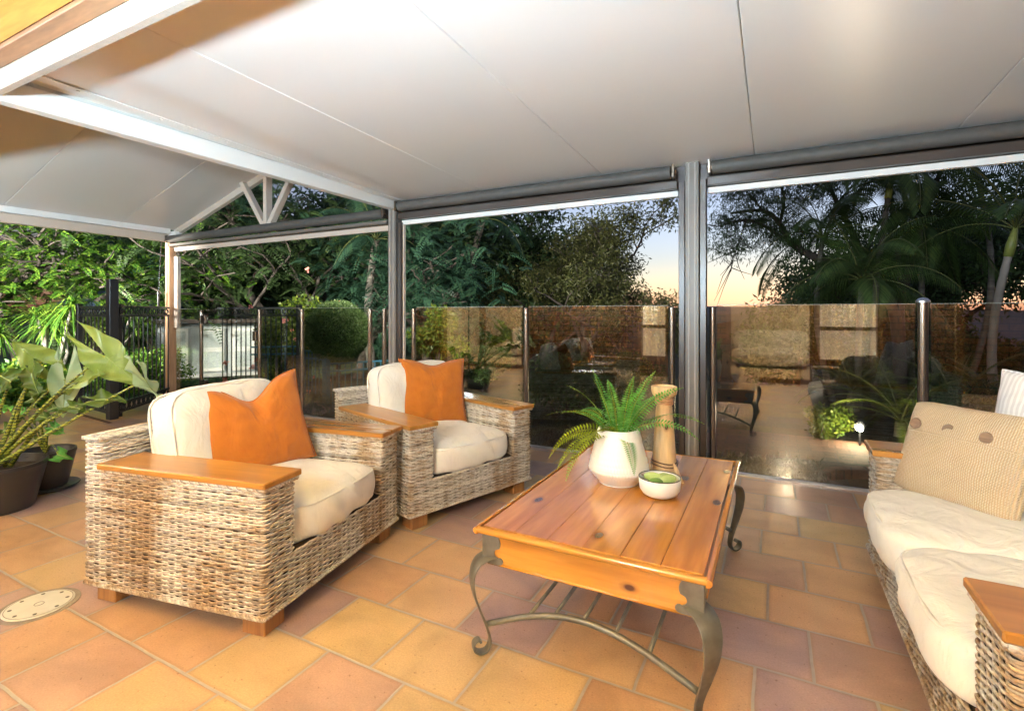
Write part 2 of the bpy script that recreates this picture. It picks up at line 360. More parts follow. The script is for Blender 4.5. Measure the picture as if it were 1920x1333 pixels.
def brick(name, c1, c2, mortar, scale=1, bw=.24, bh=.086, mort=.012, axis='xz', rough=.85):
    t = NT(name); tc = t.n('ShaderNodeTexCoord'); sp = t.n('ShaderNodeSeparateXYZ'); t.l(tc.outputs['Object'], sp.inputs[0]); cb = t.n('ShaderNodeCombineXYZ')
    i, j = 'xyz'.index(axis[0]), 'xyz'.index(axis[1]); t.l(sp.outputs[i], cb.inputs[0]); t.l(sp.outputs[j], cb.inputs[1])
    b = t.n('ShaderNodeTexBrick'); t.l(cb.outputs[0], b.inputs[0]); b.inputs['Scale'].default_value = scale; b.inputs['Color1'].default_value = (*c1, 1); b.inputs['Color2'].default_value = (*c2, 1)
    b.inputs['Mortar'].default_value = (*mortar, 1); b.inputs['Mortar Size'].default_value = mort; b.inputs['Mortar Smooth'].default_value = .2; b.inputs['Brick Width'].default_value = bw; b.inputs['Row Height'].default_value = bh
    n = t.noise(tc.outputs['Object'], 18, 4); c = t.mix(1, b.outputs[0], t.ramp(n, [(.3, .65), (.7, 1.25)]), 'MULTIPLY')
    t.set(col=c, rough=rough); h = t.math('ADD', t.math('SUBTRACT', 1, b.outputs[1]), t.math('MULTIPLY', n, .4)); t.bump(h, .7, .008); return t.m
m_brick = brick('house_brick', (.26, .115, .045), (.17, .075, .035), (.05, .035, .025), bw=.29, bh=.105, mort=.012)
m_brick2 = brick('shed_brick', (.22, .17, .13), (.16, .12, .095), (.28, .26, .23), bw=.24, bh=.086)
m_paving = brick('path_brick', (.15, .07, .045), (.10, .055, .038), (.05, .04, .03), bw=.23, bh=.115, mort=.008, axis='xy')

# foliage
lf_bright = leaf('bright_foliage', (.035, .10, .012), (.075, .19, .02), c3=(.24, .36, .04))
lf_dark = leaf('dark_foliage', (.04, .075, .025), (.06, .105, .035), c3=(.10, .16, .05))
lf_blue = leaf('blue_green_foliage', (.025, .065, .04), (.035, .09, .05), c3=(.06, .13, .06))
lf_gum = leaf('gum_foliage', (.07, .085, .025), (.11, .12, .035), c3=(.17, .17, .06))
lf_palm = leaf('palm_foliage', (.045, .085, .022), (.07, .12, .03), c3=(.11, .17, .045), rough=.35)
lf_yel = leaf('yellow_green_foliage', (.05, .10, .012), (.11, .17, .015), c3=(.2, .24, .03))
lf_topiary = leaf('clipped_foliage', (.055, .10, .03), (.09, .15, .045), c3=(.14, .20, .07))
lf_silver = leaf('silver_ground_foliage', (.05, .06, .035), (.09, .10, .06), c3=(.2, .2, .15))
lf_fern = leaf('fern_green', (.10, .32, .04), (.13, .38, .06), rough=.35, scale=12, c3=(.19, .46, .10))
lf_fernyel = leaf('fern_yellow', (.20, .26, .01), (.30, .36, .02), rough=.35, scale=12)
lf_pink = leaf('pink_petals', (.55, .12, .10), (.75, .28, .22), scale=4)
# ================================================================ SETTING: floor, ground, paths
def sheet(name, pts, z, m, thick=.1, kind='structure'):
    b = MB(); b.poly([(x, y, z-thick) for x, y in pts], (0, 0, thick)); o = b.build(name, m); return tag(o, kind=kind)
sheet('tiled_floor', [(-7.95, 4.17), (-7.95, 3.0), (-11.5, 2.2), (-13, -6), (7, -6), (7, 4.17)][::1], 0, m_tile, .16)
def ground():
    t = NT('garden_soil'); v = t.co(); n = t.noise(v, 2.5, 5); f = t.noise(v, 40, 4)
    c = t.ramp(n, [(.35, (.035, .028, .016)), (.6, (.03, .042, .014))]); t.set(col=t.mix(1, c, t.ramp(f, [(.3, .6), (.7, 1.4)]), 'MULTIPLY'), rough=.95); t.bump(f, .8, .03)
    def h(x, y):
        r = math.hypot(x, y); z = -.14
        if x > -9 and y > 4.3: z -= .10*min(1, (y-4.3)/2)
        if r > 9: z -= .6*(min(r, 24)-9)/15
        if y > 13 and x > -9: z -= min(55, (y-13)*.28)*min(1, (x+9)/6)
        return z+.02*math.sin(x*3)*math.cos(y*2.3)
    xs = np.concatenate([-np.geomspace(4000, 24, 14), np.linspace(-22, 20, 60), np.geomspace(24, 4000, 14)])
    ys = np.concatenate([-np.geomspace(4000, 24, 8), np.linspace(-20, 34, 72), np.geomspace(38, 6000, 16)])
    V = np.array([[(x, y, h(x, y)) for x in xs] for y in ys]); b = MB(); b.grid(V); return b.build('garden_ground', t.m, smooth=True)
tag(ground(), kind='structure')
m_lawn = simple('lawn_green', (.05, .11, .035), (.03, .07, .025), 9, .9, .6, bscale=120)
sheet('lawn', [(-20, 2.6), (-20, 14), (-9.6, 14), (-8.0, 4.35), (-8.0, 3.05), (-10.5, 2.5)], -.10, m_lawn, .04)
sheet('paving_path', [(-1.3, 5.2), (-.9, 5.0), (.9, 5.0), (1.9, 5.35), (2.3, 6.1), (1.2, 6.6), (-.6, 6.7), (-1.6, 6.2)], -.20, m_paving, .06)
# distant hills and their town lights
def hills():
    b = MB()
    for R, zt, sd_ in ((2600, -8, 1), (3400, 26, 2)):
        rs = np.random.default_rng(sd_); an = np.linspace(-.9, .95, 90); V = []
        prof = sum(np.sin(an*f+rs.uniform(0, 6))*a for f, a in ((5, 14), (11, 8), (23, 4), (51, 2)))
        for s, hz in ((0, 1.0), (.35, .6), (1, -.2)):
            V.append([(math.sin(a)*(R-s*1500), math.cos(a)*(R-s*1500), (zt+p)*hz-60*s) for a, p in zip(an, prof)])
        b.grid(np.array(V))
    return b.build('distant_hills', simple('far_hill_forest', (.10, .10, .11), (.06, .07, .08), .01, 1), smooth=True)
tag(hills(), kind='structure')
b = MB(); rs = np.random.default_rng(3)
for i in range(150):
    a = rs.uniform(-.12, .06); R = rs.uniform(1100, 1500); x, y = math.sin(a)*R, math.cos(a)*R; z = -60*(2400-R)/1500*.55-12+rs.uniform(-16, 14); s = rs.uniform(.4, 1.0)
    b.box((x, y, z), (s, s, s))
tag(b.build('town_lights', emit('town_lamp_glow', (1, .75, .45), 1.2)), 'tiny warm town lights scattered over the dusky hillside far away', 'lights', kind='stuff')
# small garden pond with curved brick edging
wm = NT('pond_water'); wm.set(col=(.01, .015, .018), rough=.03); wm.bump(wm.noise(wm.co(), 14, 2), .15, .01)
sheet('pond_water', [(1.15+.75*math.cos(a), 4.72+.42*math.sin(a)) for a in np.linspace(0, 2*PI, 28)[:-1]], -.17, wm.m, .05)
p = thing('pond_edging', 'curved row of brown bricks edging the little pond outside the glass', 'pond edging', (1.15, 4.72, -.2))
for i, a in enumerate(np.linspace(.1, 2*PI-.1, 26)):
    b = MB(); b.box((1.15+.82*math.cos(a), 4.72+.47*math.sin(a), -.135), (.11, .17, .09), rz=math.atan2(.47*math.cos(a), -.82*math.sin(a))-PI/2, bev=.008)
    b.build('brick', m_paving, p, world=True)

# ================================================================ ROOF OVER THE PATIO
yG = 4.09                                       # line of posts and glass
def cz(y): return 2.35+.027*(yG-y)              # main ceiling height
roof = thing('patio_roof', 'flat off-white insulated panel ceiling over the patio seating', 'roof', (0, yG, 2.35))
tilt = math.atan(-.027); jx = [-3.40]+[-2.40+1.14*k for k in range(8)]
R3 = Matrix.Rotation(tilt, 3, 'X')
for x0, x1 in zip(jx[:-1], jx[1:]):
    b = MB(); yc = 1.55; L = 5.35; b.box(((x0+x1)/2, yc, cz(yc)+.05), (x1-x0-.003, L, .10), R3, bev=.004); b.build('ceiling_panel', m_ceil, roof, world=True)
b = MB(); b.box((1.0, 1.55, cz(1.55)+.115), (9.0, 5.3, .02), R3); b.build('roof_sheet', m_postgrey, roof, world=True)
b = MB(); b.box((1.05, 4.135, 2.355), (8.9, .05, .36)); b.build('outer_fascia', m_brown, roof, world=True)
beam = thing('valley_beam', 'long white steel beam between flat ceiling and gable ceiling', 'beam', (-3.46, yG, 2.27))
b = MB(); b.box((-3.475, 2.58, 2.325), (.08, 3.04, .115), bev=.004); b.build('beam_body', m_white, beam, world=True)
b = MB(); b.box((-3.475, 1.075, 2.325), (.074, .03, .105)); b.build('end_cap', m_steel, beam, world=True)
b = MB(); b.poly([(-3.52, 1.06, 2.387), (-3.52, 4.10, 2.387), (-3.40, 4.10, 2.385), (-3.40, 1.06, 2.425)], (0, 0, .004))
b.poly([(-3.42, 1.06, cz(1.06)-.012), (-3.42, 4.1, cz(4.1)-.012), (-3.34, 4.1, cz(4.1)-.010), (-3.34, 1.06, cz(1.06)-.010)], (0, 0, .006)); b.build('flashing', m_white, beam, world=True)
for k in range(7):
    y = 1.35+.42*k; b = MB(); b.ball((-3.365, y, cz(y)-.013), .010, 8, 6, (1, 1, .6)); b.build('rivet', m_white, beam, world=True)
gab = thing('gable_roof', 'white gabled patio ceiling with a sloping soffit on the left', 'roof', (-5.48, yG, 2.98))
aX, aZ, eX, eZ = -5.48, 2.98, -7.5, 2.37; g = math.atan2(aZ-eZ, aX-eX); GL = math.hypot(aX-eX, aZ-eZ)
for sgn in (-1, 1):
    for y0, y1 in ((-2.6, -1.12), (-1.12, 0), (0, 1.18), (1.18, 2.33), (2.33, 3.45), (3.45, 4.2)):
        b = MB(); rot = Matrix.Rotation(g*sgn*-1 if sgn < 0 else g, 3, 'Y')
        rot = Matrix.Rotation(-g if sgn < 0 else g, 3, 'Y'); xc = aX+sgn*(aX-eX)/2
        nrm = Vector((sgn*math.sin(g), 0, math.cos(g)))
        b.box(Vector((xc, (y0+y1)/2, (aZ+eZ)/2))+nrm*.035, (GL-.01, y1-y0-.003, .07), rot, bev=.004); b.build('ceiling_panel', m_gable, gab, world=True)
b = MB(); b.box((aX, .8, aZ+.055), (.12, 6.7, .05)); b.build('ridge_cap', m_white, gab, world=True)
for sgn in (-1, 1):
    nrm = Vector((sgn*math.sin(g), 0, math.cos(g))); e = Vector((aX+sgn*(aX-eX), yG+.05, eZ)); a_ = Vector((aX+sgn*.012, yG+.05, aZ))
    b = MB(); b.bar(e-nrm*.035, a_-nrm*.035, .06, .085, up=(0, 1, 0) if False else (0, 0, 1), bev=.004); b.build('rafter', m_cream, gab, world=True)
eb = thing('eave_beam', 'pale painted eave beam and fascia at far left of patio', 'beam', (-7.5, yG, 2.2))
b = MB(); b.box((-7.54, .8, 2.255), (.07, 6.5, .105), bev=.004); b.build('lower_board', m_cream, eb, world=True)
b = MB(); b.box((-7.51, .8, 2.345), (.10, 6.5, .07), bev=.004); b.build('upper_board', m_white, eb, world=True)
# V-shaped truss ornament
tr = thing('gable_truss', 'cream V shaped timber truss under the gable peak', 'truss', (-5.48, yG, 2.27))
b = MB(); b.bar((-5.48, yG, 2.255), (-5.48, yG, 2.94), .085, .06, up=(1, 0, 0), bev=.003); b.build('king_post', m_cream, tr, world=True)
for s in (-1, 1):
    b = MB(); b.bar((-5.48+s*.03, yG+.004*s, 2.26), (-5.48+s*.47, yG+.004*s, 2.86), .06, .075, up=(0, 1, 0), bev=.003); b.build('diagonal_brace', m_cream, tr, world=True)
# the house eave: timber soffit, edge board, fascia
ev = thing('house_eave', 'honey pine lined house eave with cream textured fascia', 'eave', (-2, 1.05, 2.28))
def strip(name, y0, y1, z0, z1, m, x0=-9.5, x1=6.8, bev=.003):
    b = MB(); b.box(((x0+x1)/2, (y0+y1)/2, (z0+z1)/2), (x1-x0, y1-y0, z1-z0), bev=bev); return b.build(name, m, ev, world=True)
strip('fascia_board', 1.03, 1.066, 2.29, 2.45, m_fascia)
strip('edge_board', .948, 1.028, 2.385, 2.43, m_soffit2)
for k in range(14):
    y1 = .946-k*.19; strip('soffit_board', y1-.186, y1, 2.40+k*.004, 2.43+k*.004, m_soffit, bev=.006)
strip('roof_deck', -6.4, 1.06, 2.52, 2.56, m_brown)

# ---- posts
pw = thing('timber_post', 'tan timber corner post holding up the left end of the patio roof', 'post', (-7.5, yG, 0))
b = MB(); b.box((-7.53, yG, 1.11), (.10, .10, 2.22), bev=.006); b.build('shaft', m_postwood, pw, world=True)
b = MB(); b.box((-7.43, yG+.03, 1.5), (.09, .05, 1.0), bev=.004); b.build('side_board', m_cream, pw, world=True)
b = MB(); b.box((-7.50, yG+.02, 2.285), (.26, .08, .13), bev=.004); b.build('head_block', m_white, pw, world=True)
def metal_post(x, label, wd=.2, first=False):
    t = thing('patio_post', label, 'post', (x, yG, 0), group='metal patio posts')
    b = MB(); b.box((0, 0, 1.2), (.10, .10, 2.38), bev=.004); b.build('shaft', m_postgrey, t)
    for s in (-1, 1):
        b = MB(); b.box((s*.022, -.052, 1.2), (.014, .008, 2.36), bev=.002); b.build('rib', m_stripe, t)
    if wd > .15:
        b = MB(); b.box((-.0775, 0, 1.11), (.045, .075, 2.22), bev=.003); b.build('blind_channel', m_brown, t)
        b = MB(); b.box((.0775, 0, 1.11), (.045, .075, 2.22), bev=.003); b.build('blind_channel', m_brown, t)
    else:
        b = MB(); b.box((.075, .01, 1.07), (.04, .07, 2.14), bev=.003); b.build('blind_channel', m_brown, t)
        b = MB(); b.box((.105, .02, 1.06), (.018, .03, 2.12), bev=.002); b.build('cream_edge', m_cream, t)
    return t
metal_post(-3.49, 'slim grey metal post at the end of the valley beam', .12)
metal_post(-.55, 'wide ribbed grey metal post beside the tall wooden candlestick')
metal_post(3.75, 'grey metal post beyond the right hand sofa')
# ---- rolled blinds with their header boards
def blind(x0, x1, zc, label, left=False):
    t = thing('roller_blind', label, 'roller blind', ((x0+x1)/2, yG-.06, zc), group='rolled up outdoor blinds')
    y = yG-.075 if not left else yG-.05
    b = MB(); b.tube([(x, y, zc) for x in np.linspace(x0+.05, x1-.05, 6)], .050, 20); b.build('rolled_fabric', m_grey, t, world=True, smooth=True, angle=40)
    for s, x in ((-1, x0+.03), (1, x1-.03)):
        b = MB(); b.box((x, y, zc), (.02, .10, .10), bev=.003); b.tube([(x-.018, y, zc), (x+.018, y, zc)], .022, 12); b.build('bracket', m_steel, t, world=True)
    z = zc-.082; b = MB(); b.box(((x0+x1)/2, yG-.03, z-.008 if not left else z), (x1-x0-.02, .04, .062 if not left else .035), bev=.003); b.build('bottom_rail', m_brown if not left else m_postgrey, t, world=True)
    b = MB(); b.box(((x0+x1)/2, yG+.03, z-.064 if not left else z-.055), (x1-x0-.02, .035, .045 if not left else .055), bev=.003); b.build('white_trim', m_white if not left else m_cream, t, world=True)
    if left:
        b = MB(); b.box(((x0+x1)/2, yG, z-.025), (x1-x0-.02, .03, .012)); b.build('guide_wire', m_steel, t, world=True)
        b = MB(); b.tube([(x0-.02, yG-.12, zc-.02), (x0-.03, yG-.14, zc-.5), (x0-.05, yG-.14, 1.32)], .006, 6); b.tube([(x0-.05, yG-.14, 1.5), (x0-.05, yG-.14, 1.3)], .016, 8); b.build('pull_cord', m_blacksteel, t, world=True)
blind(-7.52, -3.55, 2.235, 'rolled grey blind spanning below the open gable', True)
blind(-3.42, -.65, 2.285, 'rolled grey blind between slim post and wide ribbed post')
blind(-.45, 3.65, 2.285, 'rolled grey blind above the sofa end of the patio')

# ================================================================ GLASS POOL FENCE along the patio edge
def rail_post(x, r=.027, h=1.24, m=m_steel, cap=False, label='', y=yG+.03):
    t = thing('fence_post', label, 'fence post', (x, y, 0), group='round posts of the glass fence')
    b = MB(); b.lathe([(r, 0), (r, h)], n=20); b.build('tube', m, t, smooth=True, angle=40)
    b = MB(); b.lathe([(r+.008, h), (r+.008, h+.012), (r*.8, h+.026), (1e-4, h+.032)] if cap else [(r+.001, h), (r+.001, h+.008), (1e-4, h+.012)], n=20); b.build('cap', m_alu if cap else m, t, smooth=True, angle=40)
    b = MB(); b.lathe([(r+.03, 0), (r+.03, .01), (r+.003, .02)], n=20); b.build('base_flange', m, t, smooth=True, angle=40)
    return t
for x, lb in ((-6.87, 'bronze fence post holding the hinges of the glass gate'), (-5.67, 'bronze fence post on the latch side of the glass gate'), (-4.91, 'bronze fence post left of the round topiary'),
              (-3.86, 'bronze fence post right of the round topiary'), (-3.66, 'bronze fence post just left of the slim grey patio post'), (-3.27, 'bronze fence post just right of the slim grey patio post'),
              (-1.99, 'bronze fence post behind the right arm of far armchair'), (-.71, 'bronze fence post touching the left of the wide ribbed post'), (-.41, 'dark fence post touching the right of the wide ribbed post')):
    rail_post(x, label=lb, r=.024)
rail_post(.86, r=.030, h=1.272, cap=True, label='shiny bronze fence post with domed cap behind the straw pillow')
rail_post(2.9, r=.030, h=1.272, cap=True, label='bronze fence post with domed cap behind the sofa back')
def pane(x0, x1, label, z1=1.262):
    b = MB(); b.box(((x0+x1)/2, yG+.03, (z1+.02)/2), (x1-x0, .010, z1-.02), bev=.0015); o = b.build('glass_panel', m_glass)
    t = thing('glass_fence_panel', label, 'glass panel', ((x0+x1)/2, yG+.03, 0), group='clear panels of the glass fence'); 
    q = MB(); q.box(((0), 0, z1+.0015), (x1-x0, .012, .003)); q.build('polished_edge_highlight', m_edge, t)  # pale strip paints the highlight along the polished top edge
    me = o.data; me.transform(Matrix.Translation((-(x0+x1)/2, -(yG+.03), 0))); o.parent = t; o.name = 'glass_pane'
    b = MB(); b.box((0, 0, .008), (x1-x0, .03, .016)); b.build('base_channel', m_alu, t); return t
pane(-7.44, -6.91, 'narrow glass panel between tan timber post and the gate')
pane(-5.64, -4.94, 'glass panel in front of the pink rose bush'); pane(-4.88, -3.89, 'glass panel in front of the round topiary')
pane(-3.23, -2.02, 'glass panel behind the orange pillow of far armchair'); pane(-1.96, -.74, 'glass panel left of the wide ribbed post')
pane(-.38, .82, 'glass panel between wide ribbed post and shiny capped post', 1.262); pane(.90, 2.86, 'glass panel behind the far end of the sofa', 1.262)
pane(2.94, 3.65, 'glass panel at the far right past the sofa', 1.262)
gt = thing('glass_gate', 'frameless glass gate with two bronze hinges and a latch', 'gate', (-6.27, yG+.03, 0))
b = MB(); b.box((-6.27, yG+.03, .65), (1.10, .010, 1.21), bev=.0015); b.build('glass_pane', m_glass, gt, world=True)
for z in (1.12, .25):
    b = MB(); b.box((-6.80, yG+.03, z), (.10, .05, .11), bev=.006); b.tube([(-6.84, yG+.03, z-.07), (-6.84, yG+.03, z+.07)], .016, 10); b.build('hinge', m_steel, gt, world=True)
b = MB(); b.box((-5.74, yG+.03, .92), (.07, .06, .12), bev=.006); b.build('latch', m_steel, gt, world=True)
# ---- black steel fence with rings
def ring_fence(name, a, b_, label, z1=1.28, n=None, rings=True, m=m_blacksteel, z0=.06, lowrings=True, ends=(True, True), h0=None, group=None):
    a, b_ = Vector((*a, 0)), Vector((*b_, 0)); L = (b_-a).length; d = (b_-a)/L; t = thing(name, label, 'fence', (a+b_)/2, group=group)
    rails = [z1, z1-.105, z0+.10, z0] if lowrings else ([z1, z1-.105, z0] if rings else [z1-.06, z0])
    for z in rails:
        q = MB(); q.bar(a+Vector((0, 0, z)), b_+Vector((0, 0, z)), .025, .025, bev=.003); q.build('rail', m, t, world=True)
    n = n or int(L/.105)
    for i in range(1, n):
        p_ = a+d*(L*i/n); q = MB(); q.bar(p_+Vector((0, 0, z0)), p_+Vector((0, 0, z1-(.105 if rings else 0))), .014, .014, up=d, bev=.002); q.build('picket', m, t, world=True)
    if rings:
        k = max(2, int(L/.105))
        for zc in ((z1-.0525, z0+.05) if lowrings else (z1-.0525,)):
            for i in range(k):
                c = a+d*(L*(i+.5)/k)+Vector((0, 0, zc)); q = MB()
                q.tube([c+d*(math.cos(u)*.036)+Vector((0, 0, math.sin(u)*.036)) for u in np.linspace(0, 2*PI, 17)[:-1]], .0085, 6, closed=True); q.build('ring', m, t, world=True, smooth=True)
    return t
def sq_post(x, y, z0, z1, wd, label, m=m_blacksteel, group='black square posts of the ring topped fence'):
    t = thing('square_post', label, 'post', (x, y, z0), group=group); q = MB(); q.box((0, 0, (z1-z0)/2), (wd, wd, z1-z0), bev=.004); q.build('shaft', m, t)
    q = MB(); q.box((0, 0, z1-z0+.008), (wd+.012, wd+.012, .016), bev=.004); q.build('cap', m, t); return t
ring_fence('ring_topped_fence', (-7.66, 3.10), (-6.74, 3.01), 'short run of black ring topped fence behind the alocasia leaves')
ring_fence('ring_topped_fence', (-6.72, 3.08), (-7.62, 4.20), 'black ring topped fence panel between tall square post and timber post')
ring_fence('ring_topped_fence', (-7.5, 4.75), (-5.75, 4.75), 'black ring topped fence seen through the glass gate', lowrings=True)
sq_post(-6.68, 3.0, 0, 1.575, .09, 'tall thick black square post rising above the fence'); sq_post(-6.79, 3.10, 0, 1.30, .075, 'shorter black post just right of the tall thick one')
sq_post(-7.69, 3.10, 0, 1.305, .055, 'slim black end post at the left end of the fence'); sq_post(-5.72, 4.75, -.1, 1.30, .06, 'black post with latch seen through the glass gate')
sheet('step_edge', [(-7.96, 2.99), (-6.45, 2.86), (-6.45, 2.90), (-7.96, 3.04)], .004, m_paving, .16)

def rbox(cx, cy, cz_, sx, sy, sz, bulge=.03, n=30, e=5.0, edge_w=0, seed=0, top_only=False, wr=.009):
    """plump upholstered block as one grid-sphere (superellipsoid) with soft wrinkles; returns MB"""
    mb = MB(); rs = np.random.default_rng(seed); ph = rs.uniform(0, 6, (6, 3)); fr = rs.uniform(6, 26, (6, 3))
    for ax in range(3):
        for sg in (-1, 1):
            u = np.linspace(-1, 1, n); U, Vv = np.meshgrid(u, u)
            P = np.zeros((n, n, 3)); o = [i for i in range(3) if i != ax]; P[..., ax] = sg; P[..., o[0]] = U; P[..., o[1]] = Vv
            Q = P/(np.sum(np.abs(P)**e, -1)**(1/e))[..., None]
            Q = Q*np.array((sx/2, sy/2, sz/2)); bx = (1-(2*Q[..., 0]/sx)**2).clip(0, 1); by = (1-(2*Q[..., 1]/sy)**2).clip(0, 1); bz = (1-(2*Q[..., 2]/sz)**2).clip(0, 1)
            Q[..., 2] += np.sign(Q[..., 2])*bulge*np.sqrt(bx*by)*(np.abs(2*Q[..., 2]/sz)) 
            Q[..., 0] += np.sign(Q[..., 0])*bulge*.5*bz*by*np.abs(2*Q[..., 0]/sx); Q[..., 1] += np.sign(Q[..., 1])*bulge*.5*bz*bx*np.abs(2*Q[..., 1]/sy)
            wv = sum(np.sin(Q@f_+0+p_[0])*np.sin(Q@np.roll(f_, 1)+p_[1]) for f_, p_ in zip(fr, ph))/3
            Q += (P/np.linalg.norm(P, axis=-1)[..., None])*(wv*wr)[..., None]
            V = Q+np.array((cx, cy, cz_)); f = []
            flip = (sg > 0) ^ (ax == 1)
            F = [(i*n+j, i*n+j+1, (i+1)*n+j+1, (i+1)*n+j) for i in range(n-1) for j in range(n-1)]
            if not flip: F = [q_[::-1] for q_ in F]
            mb.add(V.reshape(-1, 3), F)
    return mb
def weld(o, d=.0008):
    import bmesh
    bm = bmesh.new(); bm.from_mesh(o.data); bmesh.ops.remove_doubles(bm, verts=bm.verts, dist=d); bmesh.ops.recalc_face_normals(bm, faces=bm.faces); bm.to_mesh(o.data); bm.free()
    o.data.polygons.foreach_set('use_smooth', [True]*len(o.data.polygons)); return o
# ================================================================ HOUSE behind the camera (it shows as reflections in the glass)
hs = thing('brick_house', 'brown brick house wall with lit curtained doors behind the patio', 'house', (-1, -1.75, 0))
def wall(x0, x1, z0=0, z1=2.5, y=-1.75):
    q = MB(); q.box(((x0+x1)/2, y, (z0+z1)/2), (x1-x0, .22, z1-z0)); q.build('wall', m_brick, hs, world=True)
m_curtain = emit('glowing_cream_curtain', (.95, .82, .60), .05); m_room = emit('lit_cream_room', (.95, .76, .46), .2)  # curtains glow by emission, standing in for room light behind them
m_frame = wood('window_frame_timber', (.30, .15, .05), (.16, .08, .03), 'z', .5, 5, .1)
def opening(name, x0, x1, z0, mm, mull=(), curtain=False):
    y = -1.68
    f = MB(); f.box((x0+.035, y, 1.25), (.07, .14, 2.5)); f.box((x1-.035, y, 1.25), (.07, .14, 2.5)); f.box(((x0+x1)/2, y, z0+.04), (x1-x0-.14, .14, .08)); f.box(((x0+x1)/2, y, 2.2), (x1-x0-.14, .14, .08))
    for u in mull: f.box((u, y, 1.2), (.09, .12, 2.0))
    if curtain: f.box(((x0+x1)/2, y, .95), (x1-x0-.14, .10, .06))
    fo = f.build(name, m_frame, hs, world=True)
    if curtain:
        q = MB(); n = 60; X = np.linspace(x0+.06, x1-.06, n)
        V = np.array([[(x, y-.10+.025*math.sin(x*38)+.01*math.sin(x*91), z) for x in X] for z in (z0+.05, 2.2)]); q.grid(V)
        q.build('curtain', mm, fo, world=True, smooth=True)
    return fo
m_inwall = simple('cream_plaster', (.60, .50, .36), (.55, .45, .32), 2, .8); m_rug = simple('beige_carpet', (.48, .38, .26), (.42, .33, .22), 6, .95, .2)
def room(x0, x1, lamp, bed):
    r = thing('interior_room', 'warmly lit cream room seen through the '+('narrow' if bed else 'wide')+' glazed door', 'room', ((x0+x1)/2, -3.4, 0)); xa, xb = x0-.9, x1+.9
    for nm, c_, d_, m_ in (('back_wall', ((xa+xb)/2, -5.05, 1.25), (xb-xa, .1, 2.5), m_inwall), ('side_wall', (xa-.06, -3.45, 1.25), (.1, 3.1, 2.5), m_inwall), ('side_wall', (xb+.06, -3.45, 1.25), (.1, 3.1, 2.5), m_inwall),
                           ('room_floor', ((xa+xb)/2, -3.45, .012), (xb-xa, 3.1, .02), m_rug), ('room_ceiling', ((xa+xb)/2, -3.45, 2.46), (xb-xa, 3.1, .03), m_inwall)):
        q = MB(); q.box(c_, d_); q.build(nm, m_, r, world=True)
    bx = (x0+x1)/2; bd = thing('day_bed', 'white cushioned day bed inside the '+('narrow' if bed else 'wide')+' glazed door', 'day bed', (bx, -4.3, 0))
    q = rbox(0, 0, .25, 1.5, .8, .34, .03, e=6, seed=33); weld(q.build('mattress', m_cushion, bd)); q = rbox(0, -.36, .58, 1.5, .18, .45, .02, e=6, seed=34); weld(q.build('headboard', m_cushion, bd))
    for sx in (-.65, .65):
        for sy in (-.3, .3): q = MB(); q.box((sx, sy, .045), (.06, .06, .09)); q.build('foot', m_foot, bd)
    cl = thing('ceiling_light', 'round ceiling light glowing in the room behind the '+('narrow' if bed else 'wide')+' glazed door', 'ceiling light', (bx+.3, -3.3, 2.4)); q = MB(); q.lathe([(.16, .04), (.15, 0), (.08, -.04), (1e-4, -.05)], n=24); q.build('shade', emit('opal_shade', (1, .85, .62), 1.2), cl, smooth=True)
    ld = bpy.data.lights.new('room_lamp', 'POINT'); lo = bpy.data.objects.new('room_lamp', ld); C.objects.link(lo); lo.parent = cl; lo.location = (0, 0, -.16); ld.energy = lamp; ld.color = (1, .84, .6); ld.shadow_soft_size = .12
room(-7.0, -4.8, 16, False); room(-.75, .62, 12, True)
wall(-9.2, -7.0); opening('glazed_door', -7.0, -4.8, 0, m_room, (-5.9,)); wall(-4.8, -2.35); opening('window', -2.35, -1.75, .3, m_curtain, (), True); wall(-2.35, -1.75, 0, .3)
wall(-1.75, -.75); opening('glazed_door', -.75, .62, 0, m_room); opening('window', .62, 1.55, .35, m_curtain, (), True); wall(.62, 1.55, 0, .35); wall(1.55, 6.8)
for x in (2.48, 3.4):
    q = MB(); q.box((x, -1.55, 1.2), (.10, .10, 2.4)); q.build('verandah_post', m_frame, hs, world=True)
# wall lanterns and eave flood light, added unseen to light patio and garden
def lantern(x, y, z, power, col, label, size=.14, bell=True):
    t = thing('added_wall_lantern', label, 'lantern', (x, y, z), group='added lanterns on the house wall')
    q = MB(); q.box((0, -.0-.10, 0), (.10, .03, .22), bev=.005); q.box((0, -.05, .13), (.02, .10, .02)); q.build('bracket', m_blacksteel, t)
    q = MB(); q.lathe([(.11, .12), (.02, .19), (1e-4, .20)], n=16); q.build('hood', m_blacksteel, t)
    ld = bpy.data.lights.new('lantern_fill_lamp', 'POINT'); lo = bpy.data.objects.new('lantern_fill_lamp', ld); C.objects.link(lo); lo.parent = t; lo.location = (0, .02, -.06)
    ld.energy = power; ld.color = col; ld.shadow_soft_size = size; return t
lantern(-3.3, -1.50, 1.95, 8, (.78, .90, 1), 'added black wall lantern beside the wide glazed door', .09)
lantern(-1.05, -1.50, 1.85, 9.5, (.78, .90, 1), 'added black wall lantern beside the narrow glazed door', .09)
lantern(1.9, -1.50, 1.95, 7, (.78, .90, 1), 'added black wall lantern at the right end of the wall', .09)
